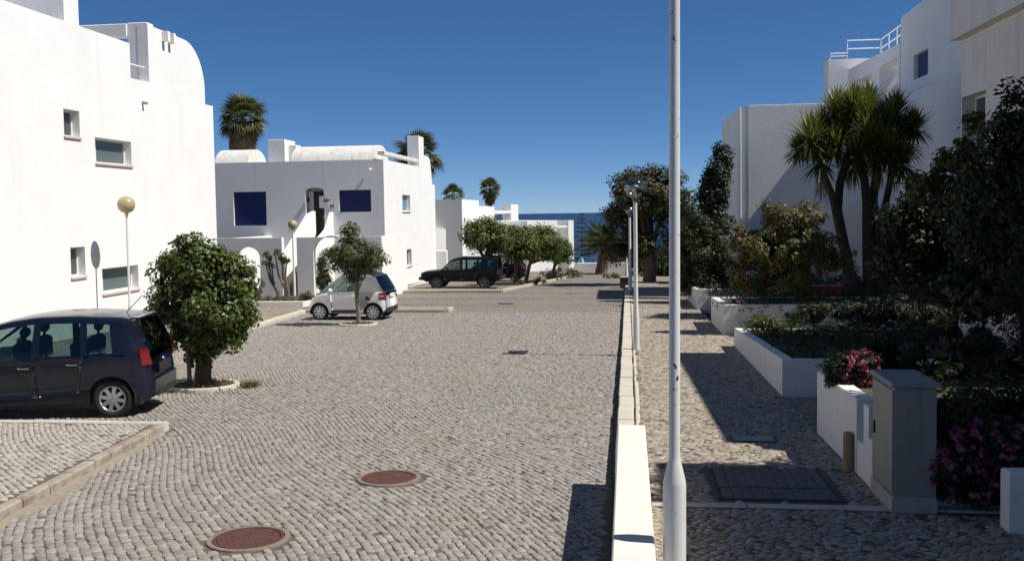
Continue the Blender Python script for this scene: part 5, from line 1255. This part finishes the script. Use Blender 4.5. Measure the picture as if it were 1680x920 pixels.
for i, (hx, hy, R_, dy, tl) in enumerate(heads):
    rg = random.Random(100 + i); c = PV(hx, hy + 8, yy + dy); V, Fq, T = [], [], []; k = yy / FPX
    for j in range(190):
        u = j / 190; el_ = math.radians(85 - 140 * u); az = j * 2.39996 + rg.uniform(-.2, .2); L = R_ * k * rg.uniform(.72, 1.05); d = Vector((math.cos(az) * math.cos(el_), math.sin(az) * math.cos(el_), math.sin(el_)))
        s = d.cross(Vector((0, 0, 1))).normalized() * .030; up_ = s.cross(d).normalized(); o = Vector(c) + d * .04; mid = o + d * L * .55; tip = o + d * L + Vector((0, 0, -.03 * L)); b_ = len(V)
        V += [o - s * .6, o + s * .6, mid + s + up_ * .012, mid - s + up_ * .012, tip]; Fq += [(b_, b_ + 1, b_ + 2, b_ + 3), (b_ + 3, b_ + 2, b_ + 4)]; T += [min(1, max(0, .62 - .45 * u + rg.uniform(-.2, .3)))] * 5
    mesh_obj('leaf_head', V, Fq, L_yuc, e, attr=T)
V, Fq, T = [], [], []
for (hx, hy) in ((1348, 300), (1400, 275), (1440, 285), (1465, 280), (1385, 280)):
    c = PV(hx, hy, yy)
    for j in range(60):
        a = random.uniform(0, 6.28); o = Vector(c) + Vector((math.cos(a) * .12, math.sin(a) * .12, random.uniform(-.35, .35))); d = Vector((math.cos(a) * .28, math.sin(a) * .28, -1)).normalized(); s = Vector((-math.sin(a), math.cos(a), 0)) * .022; b_ = len(V)
        L = random.uniform(.3, .6); V += [o - s, o + s, o + d * L]; Fq.append((b_, b_ + 1, b_ + 2)); T += [random.random()] * 3
mesh_obj('dry_leaf_skirt', V, Fq, L_dry, e, attr=T)

# dark shrubs and trees on the far right
b = Vector((7.2, 21.5, zg(21) + .5))
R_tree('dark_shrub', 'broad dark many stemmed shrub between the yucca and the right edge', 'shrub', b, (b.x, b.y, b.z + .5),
       [(1530, 400, 60, 60), (1490, 420, 50, 60), (1570, 360, 55, 60), (1520, 340, 40, 36), (1480, 370, 34, 40), (1550, 440, 60, 50), (1610, 420, 50, 70)], 21.5, 19000, .12, L_dark, bark_dark, .09, 56, ntips=16, clump=.30, nclump=230, shell=.35)
R_tree('loose_shrub', 'loose pale leaved shrub top sticking up in front of the streaked wall', 'shrub', (6.4, 19.5, zg(19.5) + .5), (6.5, 19.5, 1.6),
       [(1562, 235, 16, 40), (1600, 225, 14, 44), (1545, 290, 24, 30), (1590, 290, 34, 34), (1625, 270, 22, 40), (1500, 305, 26, 26), (1570, 340, 40, 34), (1580, 262, 22, 30), (1612, 300, 26, 40), (1555, 270, 16, 30), (1530, 310, 26, 30)], 19.5, 5200, .12, L_yel, bark_dark, .05, 57, ntips=14, clump=.18, nclump=70, shell=.2)
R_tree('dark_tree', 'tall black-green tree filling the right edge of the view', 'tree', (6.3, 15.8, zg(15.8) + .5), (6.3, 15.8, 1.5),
       [(1640, 250, 36, 60), (1660, 200, 26, 50), (1640, 340, 60, 70), (1690, 300, 60, 100), (1600, 390, 50, 60), (1670, 430, 70, 70), (1648, 175, 9, 26), (1740, 330, 60, 110), (1610, 480, 55, 45)], 15.8, 26000, .105, L_dark, bark_dark, .13, 58, ntips=16, clump=.27, nclump=320, shell=.4, aspect=.55)
R_tree('edge_bush', 'feathery green bush at the right edge above the oleanders', 'bush', (5.6, 12.6, zg(12.6) + .5), (5.6, 12.6, .8),
       [(1672, 480, 40, 60), (1650, 530, 50, 50), (1700, 430, 40, 70), (1720, 520, 50, 70)], 12.6, 5000, .06, L_dark, bark_dark, .05, 59, clump=.15, nclump=90, shell=.4, aspect=.25)
# tree outside the frame whose shadow falls on the pavement
tree('shade_tree', 'tree beside the near house wall shading the pavement', 'tree', (4.9, 8.4, zg(8) + .14), (5.0, 8.6, 3.2), [(5.2, 8.9, 5.0, 1.2, 1.5, 1.4), (5.3, 9.9, 4.2, 1.0, .6, 1.6), (5.4, 10.0, 2.7, .9, .5, 1.0), (5.6, 8.2, 5.5, 1.0, 1.4, 1.0)], 7000, .13, L_green, bark, .13, 60, clump=.26, nclump=70)

# ground cover in the planters and beds
def cover(spots, n, size, mat, seed, label, Yd=None, aspect=.4, clump=.14):
    E = []
    for s in spots: E.append(s)
    V, Fq, T, _ = leaf_cloud(E, n, size, seed, clump, int(len(E) * 22), .3, aspect=aspect)
    return tag(mesh_obj('ground_cover', V, Fq, mat, attr=T), label, 'plants', kind='stuff')
L_cover = leafy('ground_cover_leaves', [(0, (0.018, 0.034, 0.008)), (.5, (0.034, 0.055, 0.012)), (1, (0.07, 0.09, 0.022))], .25)
sp = []
for v in np.arange(15.8, 22.1, .75):
    for u in np.arange(2.95, 7.6, .8): sp.append((u + random.uniform(-.15, .15), v + random.uniform(-.15, .15), zg(v) + .62, .50, .5, .20))
cover(sp, 16000, .07, L_cover, 61, 'dense dark ground cover filling the long planter')
sp = []
for v in np.arange(25, 40, 1.0):
    for u in np.arange(2.95, 8, .95): sp.append((u + random.uniform(-.2, .2), v + random.uniform(-.2, .2), zg(v) + .86 + .05 * (u - 3), .55, .55, .16))
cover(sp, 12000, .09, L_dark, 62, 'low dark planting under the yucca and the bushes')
sp = [(PV(x_, y_, 21).x, 21.2, PV(x_, y_, 21).z, .3, .4, .16) for x_, y_ in ((1240, 532), (1255, 528), (1270, 535), (1285, 545))]
cover(sp, 1200, .07, L_clip, 63, 'brighter green sprigs at the far end of the long planter')

sp = []
for (x_, y_) in ((1350, 512), (1390, 508), (1430, 512), (1470, 508), (1510, 515), (1550, 520), (1590, 525), (1320, 520), (1410, 530), (1460, 535), (1520, 540), (1570, 545)):
    c = PV(x_, y_, 22.6); sp.append((c.x, 22.6, c.z, .45, .35, .34))
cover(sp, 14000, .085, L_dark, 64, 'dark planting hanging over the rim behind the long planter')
# oleanders
def oleander(label, px, Y, n, nf, seed, petal=L_pink, base=None, size=.085, leafm=L_ole, cat='oleander'):
    k = Y / FPX; E = []
    for (cx_, cy_, rx, rz_) in px: c = PV(cx_, cy_, Y); E.append((c.x, Y, c.z, rx * k, rx * k * .8, rz_ * k))
    b = Vector(base); e = empty('oleander_bush', b, label, cat, 'flowering oleanders')
    V, Fq, T, C_ = leaf_cloud(E, n, size, seed, .11, 90, .35, aspect=.22)
    m = MB()
    for i in range(0, len(C_), 5): t = Vector(C_[i]); m.tube([b + Vector((random.uniform(-.1, .1), random.uniform(-.1, .1), 0)), b.lerp(t, .5) + Vector((random.uniform(-.06, .06), 0, .08)), t], [.018, .012, .006], 5)
    m.build('stems', bark, e); mesh_obj('crown', V, Fq, leafm, e, attr=T)
    V, Fq, T, _ = leaf_cloud([(a, b_ - .06, c + .03, d * 1.02, e_, f_ * 1.02) for a, b_, c, d, e_, f_ in E], nf, .040, seed + 1, .034, max(24, nf // 14), .86, aspect=.85)
    mesh_obj('flowers', V, Fq, petal, e, attr=T, kind='stuff')
oleander('pink oleander spilling over the end of the near planter wall', [(1392, 605, 30, 22), (1380, 620, 20, 22), (1415, 600, 28, 24), (1420, 640, 22, 30)], 11.6, 5200, 1700, 71, L_rose, base=(2.95, 11.7, zg(11.7) + .7))
oleander('dark oleander thicket with dull red flowers behind the utility cabinet', [(1480, 585, 50, 40), (1440, 590, 30, 30), (1540, 580, 60, 45), (1610, 590, 60, 50), (1660, 610, 50, 60), (1560, 640, 60, 50)], 12.3, 14000, 1100, 73, L_rose, base=(4.2, 12.3, zg(12) + .6), leafm=L_dark)
oleander('bright pink oleander hanging over the bed wall at the lower right', [(1570, 755, 48, 40), (1610, 735, 55, 42), (1655, 740, 45, 50), (1545, 775, 34, 40), (1590, 790, 40, 40), (1690, 750, 40, 60), (1630, 790, 40, 40), (1535, 760, 22, 50)], 9.12, 9000, 3200, 75, base=(3.6, 9.5, zg(9.4) + .2), size=.075)
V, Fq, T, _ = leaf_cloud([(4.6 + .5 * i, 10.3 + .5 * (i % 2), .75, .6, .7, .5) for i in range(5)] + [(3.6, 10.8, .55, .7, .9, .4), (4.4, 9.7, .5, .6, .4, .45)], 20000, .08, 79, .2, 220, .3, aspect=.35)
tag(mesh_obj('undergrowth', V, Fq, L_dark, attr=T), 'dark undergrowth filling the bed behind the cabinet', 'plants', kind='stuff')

# ---- beach things at the far end
def P_(x_, y_, Y): return PV(x_, y_, Y)
a, b, t_ = P_(944, 441, 83), P_(962, 441, 83), P_(953, 419, 83)
e = empty('beach_tent', (a.x / 2 + b.x / 2, 83, a.z - .2), 'turquoise sun tent just beyond the far end wall', 'tent')
MB().add([(a.x, 82.5, a.z - .3), (b.x, 82.5, a.z - .3), (b.x, 84, a.z - .3), (a.x, 84, a.z - .3), (t_.x - .15, 83, t_.z), (t_.x + .15, 83.4, t_.z)], [(0, 1, 4), (1, 2, 5, 4), (2, 3, 5), (3, 0, 4, 5), (3, 2, 1, 0)]).build('canopy', M('turquoise_cloth', (0.02, 0.25, 0.33), .7, var=(3, .2)), e)
tp = MB(); [tp.tube([(q.x, 82.45, a.z - .3), (t_.x, 82.95, t_.z + .03)], .03, 5) for q in (a, b)]; tp.build('poles', alu, e)
R_tree('far_hedge', 'dark hedge closing the view behind the big tree trunk', 'hedge', (2.2, 63, zg(63)), (2.2, 63, zg(63) + .6), [(1060, 425, 26, 34), (1092, 425, 26, 36), (1120, 428, 24, 36), (1075, 440, 30, 20), (1040, 440, 16, 20), (1105, 445, 30, 18)], 63, 9000, .16, L_dark, bark_dark, .12, 83, clump=.42, nclump=110, shell=.4)
# nearer dark bush beside the far kerb end
R_tree('kerb_bush', 'small clipped bush at the far end of the right kerb', 'bush', (-.4, 61, zg(61)), (-.4, 61, zg(61) + .2), [(1008, 452, 12, 5), (998, 453, 10, 4)], 61, 500, .1, L_yel, bark, .04, 81, clump=.14, nclump=16)
pb = G(1026, 473); e = empty('low_pillar', (pb.x, pb.y, zg(pb.y)), 'dark low pillar where the right kerb ends', 'pillar')
MB().bbox(pb.x - .28, pb.x + .3, pb.y, pb.y + .6, zg(pb.y) - .05, zg(pb.y) + .55, .02).build('body', bark_dark, e); MB().bbox(pb.x - .31, pb.x + .33, pb.y - .03, pb.y + .63, zg(pb.y) + .551, zg(pb.y) + .6, .01).build('cap', concrete, e)
